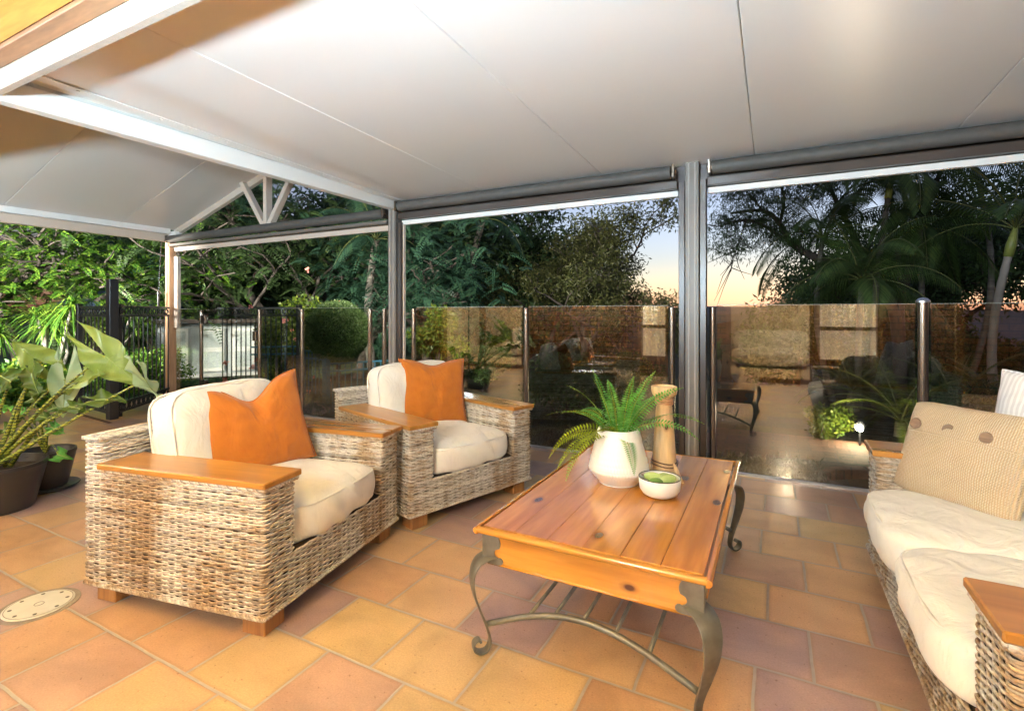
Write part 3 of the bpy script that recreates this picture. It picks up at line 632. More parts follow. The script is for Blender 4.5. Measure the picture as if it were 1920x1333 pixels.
def fill_uplighter(x, power, label):  # added uplighters out of view; they fill the ceiling like bounced flash
    tl = thing('added_floor_lamp', label, 'floor lamp', (x, -.62, 0), group='added uplighter floor lamps')
    q = MB(); q.lathe([(.14, 0), (.14, .02), (.012, .03), (.010, 1.50), (1e-4, 1.50)], n=24); q.build('stand', m_blacksteel, tl)
    q = MB(); q.lathe([(.02, 1.49), (.15, 1.53), (.18, 1.60), (.175, 1.60), (.14, 1.54), (1e-4, 1.505)], n=32); q.build('dish', m_blacksteel, tl)
    ld = bpy.data.lights.new('uplight_fill_lamp', 'POINT'); lo = bpy.data.objects.new('uplight_fill_lamp', ld); C.objects.link(lo); lo.parent = tl; lo.location = (0, 0, 1.62)
    ld.energy = power; ld.color = (.60, .82, .97); ld.shadow_soft_size = .09
fill_uplighter(-.95, 61, 'added slim black uplighter floor lamp behind the coffee table'); fill_uplighter(-5.6, 36, 'added slim black uplighter floor lamp behind the nearest armchair')
fl = thing('added_flood_light', 'added black flood light under the eave aimed at the left garden', 'flood light', (-8.9, .6, 2.1))  # added out of view to brighten the left garden
q = MB(); q.box((0, 0, 0), (.22, .10, .16), bev=.01); q.box((0, 0, .12), (.03, .03, .12)); q.build('housing', m_blacksteel, fl)
ld = bpy.data.lights.new('flood_fill_lamp', 'SPOT'); lo = bpy.data.objects.new('flood_fill_lamp', ld); C.objects.link(lo); lo.parent = fl; lo.location = (0, .09, -.02)
ld.energy = 330; ld.color = (1, .96, .86); ld.spot_size = math.radians(128); ld.spot_blend = .4; ld.shadow_soft_size = .10
lo.rotation_euler = Vector((-.48, .86, .26)).to_track_quat('-Z', 'Y').to_euler()

def roof_fill_flood(x, aim, power, label, col=(1, .95, .84), cone=118):  # added floods hidden above the roof edge, brightening the garden beyond the glass
    t = thing('added_flood_light', label, 'flood light', (x, 4.24, 2.62), group='added flood lights on the outer roof edge')
    q = MB(); q.box((0, -.05, 0), (.20, .06, .14), bev=.01); q.box((0, -.06, -.09), (.03, .03, .10)); q.build('housing', m_blacksteel, t)
    ld = bpy.data.lights.new('flood_fill_lamp', 'SPOT'); lo = bpy.data.objects.new('flood_fill_lamp', ld); C.objects.link(lo); lo.parent = t; lo.location = (0, .02, 0)
    ld.energy = power; ld.color = col; ld.spot_size = math.radians(cone); ld.spot_blend = .6; ld.shadow_soft_size = .08; lo.rotation_euler = Vector(aim).to_track_quat('-Z', 'Y').to_euler()
roof_fill_flood(-3.7, (-.45, .88, -.02), 135, 'added flood light on the roof edge above the slim grey post')
roof_fill_flood(.5, (-.25, .95, .05), 9, 'added flood light on the roof edge right of the ribbed post')
# ================================================================ WICKER FURNITURE
def weave(mb, path, z0, z1, pitch=.034, rh=.0088, closed=True, amp=.0034, r=.0046):
    """rows of real strands woven in and out round vertical stakes along a path (list of xy corners, rounded)"""
    P = []; n = len(path); rc = .022
    pts = [np.array(q, float) for q in path]
    for i in range(n):
        if not closed and i in (0, n-1): P.append(pts[i]); continue
        a, b_, c = pts[i-1], pts[i], pts[(i+1) % n]; u = (a-b_)/np.linalg.norm(a-b_); v = (c-b_)/np.linalg.norm(c-b_)
        for s in np.linspace(0, 1, 5):
            P.append((b_+u*rc)*(1-s)**2+2*s*(1-s)*b_+(b_+v*rc)*s**2)
    P = np.array(P); 
    if closed: P = np.vstack([P, P[:1]])
    seg = np.linalg.norm(np.diff(P, axis=0), axis=1); S = np.concatenate([[0], np.cumsum(seg)]); L = S[-1]
    ns = max(2, int(round(L/pitch))); 
    if closed and ns % 2: ns += 1
    m = ns*4; s = np.linspace(0, L, m, endpoint=not closed); X = np.interp(s, S, P[:, 0]); Y = np.interp(s, S, P[:, 1])
    if closed: tx, ty = np.roll(X, -1)-np.roll(X, 1), np.roll(Y, -1)-np.roll(Y, 1)
    else: tx, ty = np.gradient(X), np.gradient(Y)
    q = np.hypot(tx, ty); nx, ny = ty/q, -tx/q
    rows = int((z1-z0)/rh); sides = 5; an = np.arange(sides)*2*PI/sides+.3
    for k in range(rows):
        off = amp*np.sin(PI*s/(L/ns)+(k % 2)*PI)*RNG.uniform(.8, 1.25)+RNG.normal(0, .0005, m)
        zz = z0+(k+.5)*(z1-z0)/rows+np.interp(s, np.linspace(0, L, 12), RNG.normal(0, .0013, 12))+RNG.normal(0, .0004, m)
        rr = r*RNG.uniform(.82, 1.1)
        ca, sa = np.cos(an)*rr*.85, np.sin(an)*rr*1.12
        V = np.stack([X[:, None]+nx[:, None]*(off[:, None]+ca), Y[:, None]+ny[:, None]*(off[:, None]+ca), zz[:, None]+sa[None, :]+0*X[:, None]], -1)
        f = []; M_ = m if closed else m-1
        for i in range(M_):
            i2 = (i+1) % m; f += [(i*sides+j, i*sides+(j+1) % sides, i2*sides+(j+1) % sides, i2*sides+j) for j in range(sides)]
        mb.add(V.reshape(-1, 3), f)
def braid(mb, a, b_, r=.0050, up=(0, 0, 1), amp=.0042, wl=.045):
    a, b_ = np.array(a, float), np.array(b_, float); L = np.linalg.norm(b_-a); d = (b_-a)/L; u = np.array(up, float); v = np.cross(d, u)
    n = max(8, int(L/wl*8)); s = np.linspace(0, 1, n)
    for ph in (0, PI*2/3, PI*4/3):
        an = s*L/wl*2*PI+ph; mb.tube(a+(b_-a)*s[:, None]+amp*(np.cos(an)[:, None]*u+np.sin(an)[:, None]*v), r, 6)
def rect(x0, x1, y0, y1): return [(x0, y0), (x1, y0), (x1, y1), (x0, y1)]
def toprows(mb, x0, x1, y0, y1, z, along='y', rh=.0095):
    """strands running along the top of a wicker wall"""
    a0, a1 = (x0, x1) if along == 'y' else (y0, y1); n = int((a1-a0)/rh)
    for k in range(n):
        c = a0+(k+.5)*(a1-a0)/n; lo, hi = (y0, y1) if along == 'y' else (x0, x1); m = int((hi-lo)/.009); s = np.linspace(lo, hi, m)
        zz = z+.0035*np.sin(PI*s/.036+(k % 2)*PI)
        P = np.stack([np.full(m, c), s, zz], 1) if along == 'y' else np.stack([s, np.full(m, c), zz], 1); mb.tube(P, .0046*RNG.uniform(.85, 1.1), 5)
def piping(mb, sx, sy, cx, cy, z, bulge, e=5.0, r=.0055, n=72):
    a = np.arange(n)*2*PI/n; c, s = np.cos(a), np.sin(a); k = (np.abs(c)**e+np.abs(s)**e)**(1/e)
    mb.tube(np.stack([cx+c/k*sx/2, cy+s/k*sy/2, np.full(n, z)], 1), r, 6, closed=True)

def armchair():
    """local frame: front looks along +X, width along Y, origin on the floor at the centre"""
    W_, D_ = .97, .93; x0, x1 = -D_/2, D_/2; y0, y1 = -W_/2, W_/2; aw = .175; zb = .082; zs = .27; za = .556; zk = .685
    t = thing('wicker_armchair', '', 'armchair')
    core = MB(); core.box((0, 0, (zb+zs)/2), (D_-.03, W_-.03, zs-zb-.01))
    for s in (-1, 1): core.box((0, s*(W_/2-aw/2), (zs+za)/2), (D_-.03, aw-.03, za-zs))
    core.box((x0+.05, 0, (zs+zk)/2), (.07, W_-.03, zk-zs-.012)); core.build('inner_frame', m_wcore, t)
    q = MB(); e = .007
    weave(q, rect(x0+e, x1-e, y0+e, y1-e), zb+.008, zs)
    for s in (-1, 1):
        ya, yb = (y0+e, y0+aw-e) if s < 0 else (y1-aw+e, y1-e); weave(q, rect(x0+e, x1-e, ya, yb), zs, za)
    weave(q, rect(x0+e, x0+.10-e, y0+e, y1-e), za, zk); toprows(q, x0+.008, x0+.092, y0+.02, y1-.02, zk+.002)
    weave(q, [(x0+.10, y1-aw), (x0+.10, y0+aw)], zs, za, closed=False)
    for (a, b_) in (((x0, y0), (x1, y0)), ((x1, y0), (x1, y1)), ((x1, y1), (x0, y1)), ((x0, y1), (x0, y0))):
        braid(q, (a[0]*.988, a[1]*.988, zb+.004), (b_[0]*.988, b_[1]*.988, zb+.004))
    for s in (-1, 1):
        braid(q, (x0+.1, s*W_/2*.995, za+.002), (x1, s*W_/2*.995, za+.002)); braid(q, (x0+.1, s*(W_/2-aw), za), (x1, s*(W_/2-aw), za))
        braid(q, (x0, s*W_/2*.992, zk), (x0+.1, s*W_/2*.992, zk)); braid(q, (x1, s*W_/2, za), (x1, s*(W_/2-aw), za))
    for xx in (x0+.004, x0+.096): braid(q, (xx, y0+.004, zk), (xx, y1-.004, zk))
    q.build('woven_body', m_wicker, t, smooth=True)
    for s in (-1, 1):
        q = MB(); q.box(((x0+.10+x1+.012)/2, s*(W_/2-aw/2), za+.020), (x1+.012-x0-.10, aw+.022, .024), bev=.004); q.build('arm_rest', m_honey, t)
    for sx in (-1, 1):
        for s in (-1, 1):
            q = MB(); q.box((sx*(D_/2-.085), s*(W_/2-.09), zb/2+.01), (.105, .105, zb+.02), bev=.004); q.build('foot', m_foot, t)
    sw = W_-2*aw-.012; sx_ = D_-.10-.02
    q = rbox(x0+.11+sx_/2+.012, 0, zs+.078, sx_, sw, .160, .035, e=8, seed=2); c = weld(q.build('seat_cushion', m_cushion, t))
    q = MB(); piping(q, sx_+.005, sw+.005, x0+.11+sx_/2+.012, 0, zs+.085+.060, 0, 6); piping(q, sx_+.005, sw+.005, x0+.11+sx_/2+.012, 0, zs+.085-.058, 0, 6); q.build('piping', m_cushion, c, smooth=True)
    # back cushion, built lying then stood up and leaned back
    bw, bh, bt = sw, .44, .20
    q = rbox(0, 0, 0, bh, bw, bt-.03, .03, e=6, seed=5); c = weld(q.build('back_cushion', m_cushion, t))
    q = MB(); piping(q, bh+.004, bw+.004, 0, 0, .066, 0, 6); piping(q, bh+.004, bw+.004, 0, 0, -.066, 0, 6); pp = q.build('piping', m_cushion, c, smooth=True)
    Mx = Matrix.Translation((x0+.225, 0, .625)) @ Matrix.Rotation(math.radians(-100), 4, 'Y')
    c.data.transform(Mx); pp.data.transform(Mx)
    return t
ch = armchair(); tag(ch, 'wicker armchair nearest the camera, its side panel facing the drain cover', group='matching wicker armchairs')
def place(o, corner, ang, lx, ly):
    """put local point (lx,ly) of o on the world point 'corner'"""
    c, s = math.cos(ang), math.sin(ang); o.location = (corner[0]-(c*lx-s*ly), corner[1]-(s*lx+c*ly), 0); o.rotation_euler = (0, 0, ang)
A1 = math.radians(10.5); A2 = math.radians(-18.2)
place(ch, (-1.635, 1.205), A1, .465, -.485)
ch2 = copy_tree(ch); tag(ch2, 'wicker armchair further back, beside the slim grey patio post')
place(ch2, (-1.755, 2.175), A2, .465, -.485)

def pillow(name, m, a, b_, T, chop=.0, seed=0, pinch=.07, n=36, seam=True, sag=0, corner=.0, ex=.42):
    """upright pillow: local X = width, Z = height, faces -Y"""
    rs = np.random.default_rng(seed); u = np.linspace(-1, 1, n); U, V = np.meshgrid(u, u); q = MB(); ph = rs.uniform(0, 6, 8)
    X = a/2*U*(1-pinch*(1-V**2)); Z = b_/2*V*(1-pinch*(1-U**2))
    Z = Z-chop*np.exp(-(U/.42)**2)*((V+1)/2)**2.2
    Z = Z-corner*(np.abs(U)*np.abs(V))**6*np.sign(V)
    th = T/2*(((1-U**2)*(1-V**2)).clip(0)**ex)
    wr = (np.sin(U*9+V*5+ph[0])*np.sin(V*8-U*4+ph[1])+.6*np.sin(U*17-V*11+ph[2])*np.sin(V*15+ph[3]))*.004*(1-U**2).clip(0)**.5
    crease = chop*.45*np.exp(-((U)/.16)**2)*((V+1)/2)**3*(1-V**2).clip(0)**.3
    for sg in (-1, 1):
        Y = sg*(th+wr-crease-.35*chop*np.exp(-((np.abs(U)-.35)/.12)**2)*((V+1)/2)**4*0)+sag*(V**2)
        Vt = np.stack([X, Y, Z], -1); F = [(i*n+j, i*n+j+1, (i+1)*n+j+1, (i+1)*n+j) for i in range(n-1) for j in range(n-1)]
        q.add(Vt.reshape(-1, 3), F if sg < 0 else [f[::-1] for f in F])
    o = weld(q.build(name, m)); 
    if seam:
        q = MB(); ed = [(X[0, j], sag, Z[0, j]) for j in range(n)]+[(X[i, -1], sag*(V[i, -1]**2), Z[i, -1]) for i in range(1, n)]+[(X[-1, j], sag, Z[-1, j]) for j in range(n-2, -1, -1)]+[(X[i, 0], sag*(V[i, 0]**2), Z[i, 0]) for i in range(n-2, 0, -1)]
        q.tube(ed, .0042, 6, closed=True, flat=1); e = q.build('seam', m, o, smooth=True)
    return o
def pose(o, loc, yaw, lean=0, roll=0):
    """yaw: direction the face looks (deg, 0=+X); lean back; roll in its own plane"""
    o.matrix_world = Matrix.Translation(loc) @ Matrix.Rotation(math.radians(yaw+90), 4, 'Z') @ Matrix.Rotation(math.radians(-lean), 4, 'X') @ Matrix.Rotation(math.radians(roll), 4, 'Y')
def chair_pt(o, x, y, z):
    a = o.rotation_euler[2]; return (o.location[0]+math.cos(a)*x-math.sin(a)*y, o.location[1]+math.sin(a)*x+math.cos(a)*y, z)
p1 = pillow('throw_pillow', m_orange, .50, .47, .17, chop=.10, seed=3)
tag(p1, 'orange pillow with a deep dent on top, on the nearest armchair', 'pillow', 'orange pillows on the armchairs')
pose(p1, chair_pt(ch, -.075, .045, .65), -16, 16, -7)
p2 = pillow('throw_pillow', m_orange, .47, .46, .16, chop=.035, seed=4)
tag(p2, 'orange pillow with barely dented top, on the further armchair', 'pillow', 'orange pillows on the armchairs')
pose(p2, chair_pt(ch2, -.10, .075, .655), -38, 14, 2)

# ---------------------------------------------------------------- sofa (seat looks along -X)
sf = thing('wicker_sofa', 'wicker two seat sofa with cream cushions at right edge', 'sofa', (.87, 2.135, 0))
X0, X1, Y0, Y1 = .405, 1.36, 1.31, 2.96; aw = .21; zb, zs, za, zk = .082, .27, .556, .685; e = .007
core = MB(); core.box(((X0+X1)/2, (Y0+Y1)/2, (zb+zs)/2), (X1-X0-.03, Y1-Y0-.03, zs-zb-.01))
for ya in (Y0+aw/2, Y1-aw/2): core.box(((X0+X1)/2, ya, (zs+za)/2), (X1-X0-.03, aw-.03, za-zs))
core.box((X1-.05, (Y0+Y1)/2, (zs+zk)/2), (.07, Y1-Y0-.03, zk-zs-.012)); core.build('inner_frame', m_wcore, sf, world=True)
q = MB(); weave(q, rect(X0+e, X1-e, Y0+e, Y1-e), zb+.008, zs)
for ya in (Y0, Y1-aw): weave(q, rect(X0+e, X1-e, ya+e, ya+aw-e), zs, za)
weave(q, rect(X1-.10+e, X1-e, Y0+e, Y1-e), za, zk); toprows(q, X1-.092, X1-.008, Y0+.02, Y1-.02, zk+.002); weave(q, [(X1-.10, Y0+aw), (X1-.10, Y1-aw)], zs, za, closed=False)
for (a, b_) in (((X0, Y0), (X1, Y0)), ((X0, Y0), (X0, Y1)), ((X1, Y1), (X0, Y1))): braid(q, (*a, zb), (*b_, zb))
for ya in (Y0, Y0+aw, Y1-aw, Y1): braid(q, (X0, ya, za), (X1-.1, ya, za))
for ya in (Y0, Y1-aw): braid(q, (X0, ya, za), (X0, ya+aw, za))
for xx in (X1-.096, X1-.004): braid(q, (xx, Y0, zk), (xx, Y1, zk))
q.build('woven_body', m_wicker, sf, world=True, smooth=True)
for ya, lb in ((Y0, None), (Y1-aw, None)):
    q = MB(); q.box(((X0-.012+X1-.10)/2, ya+aw/2, za+.020), (X1-.10-X0+.012, aw+.022, .024), bev=.004); q.build('arm_rest', m_honey, sf, world=True)
for xx in (X0+.085, X1-.085):
    for yy in (Y0+.09, Y1-.09):
        q = MB(); q.box((xx, yy, zb/2+.01), (.105, .105, zb+.02), bev=.004); q.build('foot', m_foot, sf, world=True)
L = (Y1-Y0-2*aw)/2
for k in range(2):
    yc = Y0+aw+L*(k+.5); sx_ = X1-.10-X0+.03; xc = X0-.045+sx_/2
    q = rbox(xc-.87, yc-2.135, zs+.080, sx_, L+.006, .162, .035, e=7, seed=11+k); c = weld(q.build('seat_cushion', m_cushion, sf))
    q = MB(); piping(q, sx_+.004, L+.004, xc-.87, yc-2.135, zs+.085+.062, 0, 5); piping(q, sx_+.004, L+.004, xc-.87, yc-2.135, zs+.085-.06, 0, 5); q.build('piping', m_cushion, c, smooth=True)
    q = rbox(0, 0, 0, .40, L-.01, .16, .03, e=6, seed=21+k); c = weld(q.build('back_cushion', m_greyfab, sf)); c.data.transform(Matrix.Translation((1.175-.87, yc-2.135, .62)) @ Matrix.Rotation(math.radians(100), 4, 'Y'))
ps = pillow('straw_pillow', m_straw, .47, .41, .15, seed=6, pinch=.035, seam=False, corner=.02, ex=.38)
tag(ps, 'straw coloured coarsely woven pillow with wooden buttons', 'pillow')
pose(ps, (.675, 2.635, .625), 220, 20, 0)
mw = ps.matrix_world.copy()
btn = wood('coconut_button', (.30, .19, .12), (.22, .13, .08), 'x', .4, 20, .1)
for bx in (-.165, -.03, .105):
    q = MB(); q.lathe([(1e-4, -.004), (.021, -.002), (.024, .005), (.019, .010), (1e-4, .008)], n=20); o = q.build('button', btn, ps, smooth=True, angle=40)
    o.data.transform(Matrix.Translation((bx, -.062+.25*abs(bx)*.12, .085)) @ Matrix.Rotation(math.radians(90), 4, 'X'))
q = MB(); sx_ = np.linspace(-.205, .205, 40); T2 = .15/2
def th_at(x, z): 
    u = x/.23; v = z/.2; return T2*max(0, (1-u*u)*(1-v*v))**.38
q.tube([(x, -th_at(x, .055)-.002, .055) for x in sx_], .003, 5); q.build('placket_seam', m_straw, ps, smooth=True)
for o in ps.children:
    if o.name.startswith('button'):
        pass
pg = pillow('throw_pillow', m_greyfab, .46, .42, .17, seed=8, pinch=.04, corner=.01); tag(pg, 'plain grey linen pillow in front of the sofa back', 'pillow'); pose(pg, (.985, 2.32, .625), 190, 16, 0)
pz = pillow('throw_pillow', m_stripefab, .48, .48, .15, seed=9, pinch=.05, chop=.02); tag(pz, 'pale striped pillow whose corner peeks over the straw pillow', 'pillow'); pose(pz, (.96, 2.66, .725), 212, 12, 0)

# ---------------------------------------------------------------- coffee table
tb = thing('coffee_table', 'pine coffee table with curled iron legs and slatted iron shelf', 'table', (-.545, 2.16, 0))
tx0, tx1, ty0, ty1 = -.925, -.165, 1.525, 2.80; tz = .45
q = MB(); nb = 6; iw = .0
bx = np.linspace(tx0+.012, tx1-.012, nb+1)
for i in range(nb):
    bb = MB(); bb.box(((bx[i]+bx[i+1])/2, (ty0+ty1)/2, tz-.011), (bx[i+1]-bx[i]-.0008, ty1-ty0-.03, .022), bev=.0016); bb.build('top_board', m_pine, tb, world=True)
q = MB()
def mould(mb, a, b_, out):
    a, b_, out = np.array(a), np.array(b_), np.array(out); pr = [(-.004, .0), (.006, -.0005), (.012, -.004), (.015, -.010), (.012, -.018), (.005, -.023), (-.004, -.023)]
    V = np.array([[p_+out*u+np.array((0, 0, v)) for (u, v) in pr] for p_ in (a, b_)]); mb.grid(V, wrap=True)
    mb.add(V[0], [tuple(range(7))]); mb.add(V[1], [tuple(range(6, -1, -1))])
for a4 in (((tx0, ty0, tz+.001), (tx1, ty0, tz+.001), (0, -1, 0)), ((tx1, ty1, tz+.001), (tx0, ty1, tz+.001), (0, 1, 0))):
    mo = MB(); mould(mo, *a4); mo.build('edge_moulding', m_pinex, tb, world=True, smooth=True, angle=50)
for a4 in (((tx1, ty0-.012, tz+.0005), (tx1, ty1+.012, tz+.0005), (1, 0, 0)), ((tx0, ty1+.012, tz+.0005), (tx0, ty0-.012, tz+.0005), (-1, 0, 0))):
    mo = MB(); mould(mo, *a4); mo.build('edge_moulding', m_pine, tb, world=True, smooth=True, angle=50)
for (c, d, m_) in ((((tx0+tx1)/2, ty0+.028, tz-.075), (tx1-tx0-.05, .022, .10), m_pinex), (((tx0+tx1)/2, ty1-.028, tz-.075), (tx1-tx0-.05, .022, .10), m_pinex),
                   ((tx0+.028, (ty0+ty1)/2, tz-.075), (.022, ty1-ty0-.08, .10), m_pine), ((tx1-.028, (ty0+ty1)/2, tz-.075), (.022, ty1-ty0-.08, .10), m_pine)):
    q = MB(); q.box(c, d, bev=.002); q.build('apron', m_, tb, world=True)
for y_ in (ty0+.022, ty1-.022):
    q = MB(); q.tube([(tx0+.03, y_, tz-.127), (tx1-.03, y_, tz-.127)], .007, 10); q.build('bead', m_pinex, tb, world=True, smooth=True)
for x_ in (tx0+.022, tx1-.022):
    q = MB(); q.tube([(x_, ty0+.03, tz-.127), (x_, ty1-.03, tz-.127)], .007, 10); q.build('bead', m_pine, tb, world=True, smooth=True)
def strap(mb, pts, widths, th, side):
    """flat iron strap swept in a vertical plane; side = unit vector across the strap"""
    P = np.array(pts, float); T = np.gradient(P, axis=0); T /= np.linalg.norm(T, axis=1)[:, None]; S = np.array(side, float); N = np.cross(T, S)
    V = []
    for p_, n_, w_ in zip(P, N, widths):
        V.append([p_+S*w_/2*a+n_*th/2*b_ for a, b_ in ((-1, -.5), (-1, .5), (-.9, 1), (0, 1.25), (.9, 1), (1, .5), (1, -.5), (.9, -1), (0, -.75), (-.9, -1))])
    V = np.array(V); mb.grid(V, wrap=True); mb.add(V[0], [tuple(range(10))]); mb.add(V[-1], [tuple(range(9, -1, -1))])
def spline(cp, n=60):
    cp = np.array(cp, float); m = len(cp); t = np.linspace(0, m-1, n); out = []
    for u in t:
        i = min(int(u), m-2); f = u-i; p0, p1, p2, p3 = cp[max(i-1, 0)], cp[i], cp[i+1], cp[min(i+2, m-1)]
        out.append(.5*((2*p1)+(-p0+p2)*f+(2*p0-5*p1+4*p2-p3)*f*f+(-p0+3*p1-3*p2+p3)*f**3))
    return np.array(out)
for sx in (-1, 1):
    for sy in (-1, 1):
        cx_ = (tx0+.018) if sx < 0 else (tx1-.018); cy_ = (ty0+.018) if sy < 0 else (ty1-.018)
        lg = MB(); o2 = np.array((sx*.7071, sy*.7071)); 
        prof = [(-.035, .345, .10), (-.005, .342, .098), (.028, .325, .092), (.046, .285, .080), (.043, .225, .066), (.022, .160, .052), (.000, .105, .042), (-.014, .062, .036), (-.016, .032, .036), (-.004, .010, .038), (.020, .006, .040), (.040, .020, .040), (.041, .042, .038), (.026, .052, .034), (.016, .042, .030)]
        S_ = spline(prof, 80); pts = [(cx_+o2[0]*r_, cy_+o2[1]*r_, z_) for r_, z_, _ in S_]
        strap(lg, pts, S_[:, 2]*.82, .0075, (o2[1], -o2[0], 0)); L_ = lg.build('leg', m_iron, tb, world=True, smooth=True, angle=45)
        # corner bracket: two ogee plates
        og = [(0, 0), (0, .10), (.045, .10)]+[(.045+.018*math.sin(a)-.0, .073+.026*math.cos(a)) for a in np.linspace(.2, 2.2, 6)]+[(.052-.012*math.sin(a), .040+.014*math.cos(a)) for a in np.linspace(.3, 2.9, 7)]+[(.062+.012*math.sin(a), .014+.012*math.cos(a)) for a in np.linspace(-.6, 2.8, 7)]+[(.055, .0)]
        br = MB(); zb_ = tz-.023-.104
        br.poly([(cx_-sx*u, cy_+sy*.0022-sy*0, zb_+v) for u, v in og], (0, -sy*.004*0+sy*.004, 0)); br.poly([(cx_+sx*.0022, cy_-sy*u, zb_+v) for u, v in og], (sx*.004, 0, 0))
        br.box((cx_+sx*.003, cy_+sy*.003, zb_+.050), (.008, .008, .10)); br.build('corner_bracket', m_iron, L_, world=True)
ax0, ax1 = -.902, -.188
for y_ in (1.548, 2.778):
    q = MB(); s = np.linspace(0, 1, 30); q.tube(np.stack([ax0+(ax1-ax0)*s, np.full(30, y_), .100+.108*np.sin(PI*s)], 1), .0105, 10); q.build('stretcher', m_iron, tb, world=True, smooth=True)
for x_ in (-.74, -.645, -.545, -.44, -.335):
    z_ = .100+.108*math.sin(PI*(x_-ax0)/(ax1-ax0)); q = MB(); q.tube([(x_, 1.543, z_), (x_, 2.783, z_)], .0068, 8); q.build('shelf_rod', m_iron, tb, world=True, smooth=True)

# ---------------------------------------------------------------- things on the table
vz = tz+.0015
vs = thing('fern_vase', 'white ribbed ceramic vase holding a green fern', 'vase', (-.613, 2.215, vz))
prof = [(.004, 0), (.078, 0), (.086, .006), (.112, .035), (.128, .056), (.130, .072), (.124, .100), (.112, .145), (.098, .200), (.090, .236), (.086, .238), (.082, .234), (.090, .19), (.1, .14), (.1, .06)]
q = MB(); n = 180; P = spline([(a, b_, 0) for a, b_ in prof], 90); an = np.arange(n)*2*PI/n; V = []
for i, (r_, z_, _) in enumerate(P):
    if i < 70:
        band = int(z_/.0235); ph = band*.5; amp = .0028 if .03 < z_ < .23 else 0; gz = -.0012 if amp and abs(((z_/.0235) % 1)-.5) > .42 else 0
    else: amp = 0; gz = 0; ph = 0
    rr = r_+amp*(np.cos(an*60+ph*PI*2)+0)*.6+gz; V.append(np.stack([rr*np.cos(an), rr*np.sin(an), np.full(n, z_)], 1))
q.grid(np.array(V), wrap=True); q.build('vessel', m_ceramic, vs, smooth=True)
q = MB(); q.lathe([(1e-4, .20), (.088, .20)], n=24); q.build('soil', m_soil, vs)
def frond_quads(base, az, el, L, droop, wid, n=26, curl=0, lw=.32, twist=0, taper=1.0, sweep=.35, hang=0.):
    """pinnate frond; returns (rachis points, leaflet quads)"""
    base = np.array(base, float); d = np.array((math.cos(az)*math.cos(el), math.sin(az)*math.cos(el), math.sin(el))); s = np.linspace(0, 1, n)
    pts = [base]; cur = d.copy(); st = L/(n-1)
    for i in range(n-1):
        cur = cur+np.array((0, 0, -droop/(n-1)))+curl*np.array((-math.sin(az), math.cos(az), 0))/(n-1); cur /= np.linalg.norm(cur); pts.append(pts[-1]+cur*st)
    P = np.array(pts); T = np.gradient(P, axis=0); T /= np.linalg.norm(T, axis=1)[:, None]
    side = np.cross(T, np.array((0, 0, 1.))); side /= np.linalg.norm(side, axis=1)[:, None]+1e-9; N = np.cross(side, T)
    if twist: side, N = side*math.cos(twist)+N*math.sin(twist), N*math.cos(twist)-side*math.sin(twist)
    Q = []; w_ = wid*np.clip(np.minimum(s*6+.25, 1), 0, 1)*(1-s**2.2*taper*.93)
    for i in range(1, n):
        for sg in (-1, 1):
            ln = w_[i]; dr = side[i]*sg*(1-sweep*.4)+T[i]*sweep+N[i]*.12+np.array((0, 0, -hang)); dr /= np.linalg.norm(dr); b0 = P[i]; hw = st*lw*1.35
            c = np.cross(dr, N[i]); c /= np.linalg.norm(c)+1e-9
            mid = b0+dr*ln*.45+np.array((0, 0, -hang*ln*.12)); tip = b0+dr*ln+np.array((0, 0, -(.12+hang*.5)*ln))
            Q.append([b0-c*hw*.7, mid-c*hw, tip, mid+c*hw])
    return P, np.array(Q)
fern = thing('fern', 'green sword fern arching from the white vase', 'plant', (-.613, 2.215, vz+.20))
spec = [(-2.5, 1.3, .40, 1.0, 0), (-1.9, 1.2, .36, 1.2, 0), (2.5, 1.1, .42, 1.2, 0), (.6, .95, .50, 1.3, 0), (.25, .65, .55, 1.2, 0), (-.3, .8, .44, 1.7, 0), (.9, 1.05, .42, 1.3, 0), (1.6, 1.2, .38, 1.2, 0), (-1.4, .40, .27, 2.6, 0),
        (-.8, 1.2, .36, 1.2, 0), (3.1, .9, .42, 1.4, 0), (2.9, .5, .44, 1.9, 1), (-2.75, .45, .42, 2.4, 1), (-2.3, .8, .32, 1.6, 1), (3.3, .35, .40, 1.8, 1), (2.1, .9, .38, 1.6, 0), (.4, 1.25, .42, 1.0, 0),
        (-2.8, 1.0, .38, 1.4, 0), (1.1, .75, .44, 1.5, 0), (-1.3, 1.35, .38, .9, 0), (.0, 1.1, .44, 1.2, 0), (2.2, 1.3, .40, .9, 0), (-.1, 1.35, .36, .9, 0)]
for i, (az, el, L_, dr, yl) in enumerate(spec):
    az += YAW
    bs = np.array((-.613+.03*math.cos(az), 2.215+.03*math.sin(az), vz+.205)); P, Q = frond_quads(bs, az, el, L_*.78, dr, .046+.008*(L_ > .38), 27, lw=.27, sweep=.22, twist=.5*math.cos(i*1.7))
    o = quads_obj('frond', Q, lf_fernyel if yl else lf_fern, fern)
    q = MB(); q.tube(P, np.linspace(.0016, .0006, len(P)), 5); q.build('rachis', lf_fernyel, o, world=True, smooth=True)
cdx = thing('wooden_candlestick', 'tall pale driftwood candlestick wound with beads behind the bowl', 'candlestick', (-.448, 2.395, vz))
m_drift = wood('pale_driftwood', (.66, .46, .25), (.50, .32, .16), 'z', .55, 3.5, .05, knots=9, stretch=7)
q = MB(); q.lathe([(.001, 0), (.060, 0), (.056, .03), (.052, .09), (.047, .17), (.041, .25), (.037, .315), (.034, .325), (.031, .34), (.033, .36)], n=28); q.build('stem', m_drift, cdx, smooth=True, angle=40)
q = MB(); q.lathe([(.030, .36), (.045, .365), (.055, .378), (.059, .395), (.058, .412), (.055, .414), (.050, .405), (1e-4, .403)], n=32); q.build('cup', m_drift, cdx, smooth=True, angle=50)
q = MB()
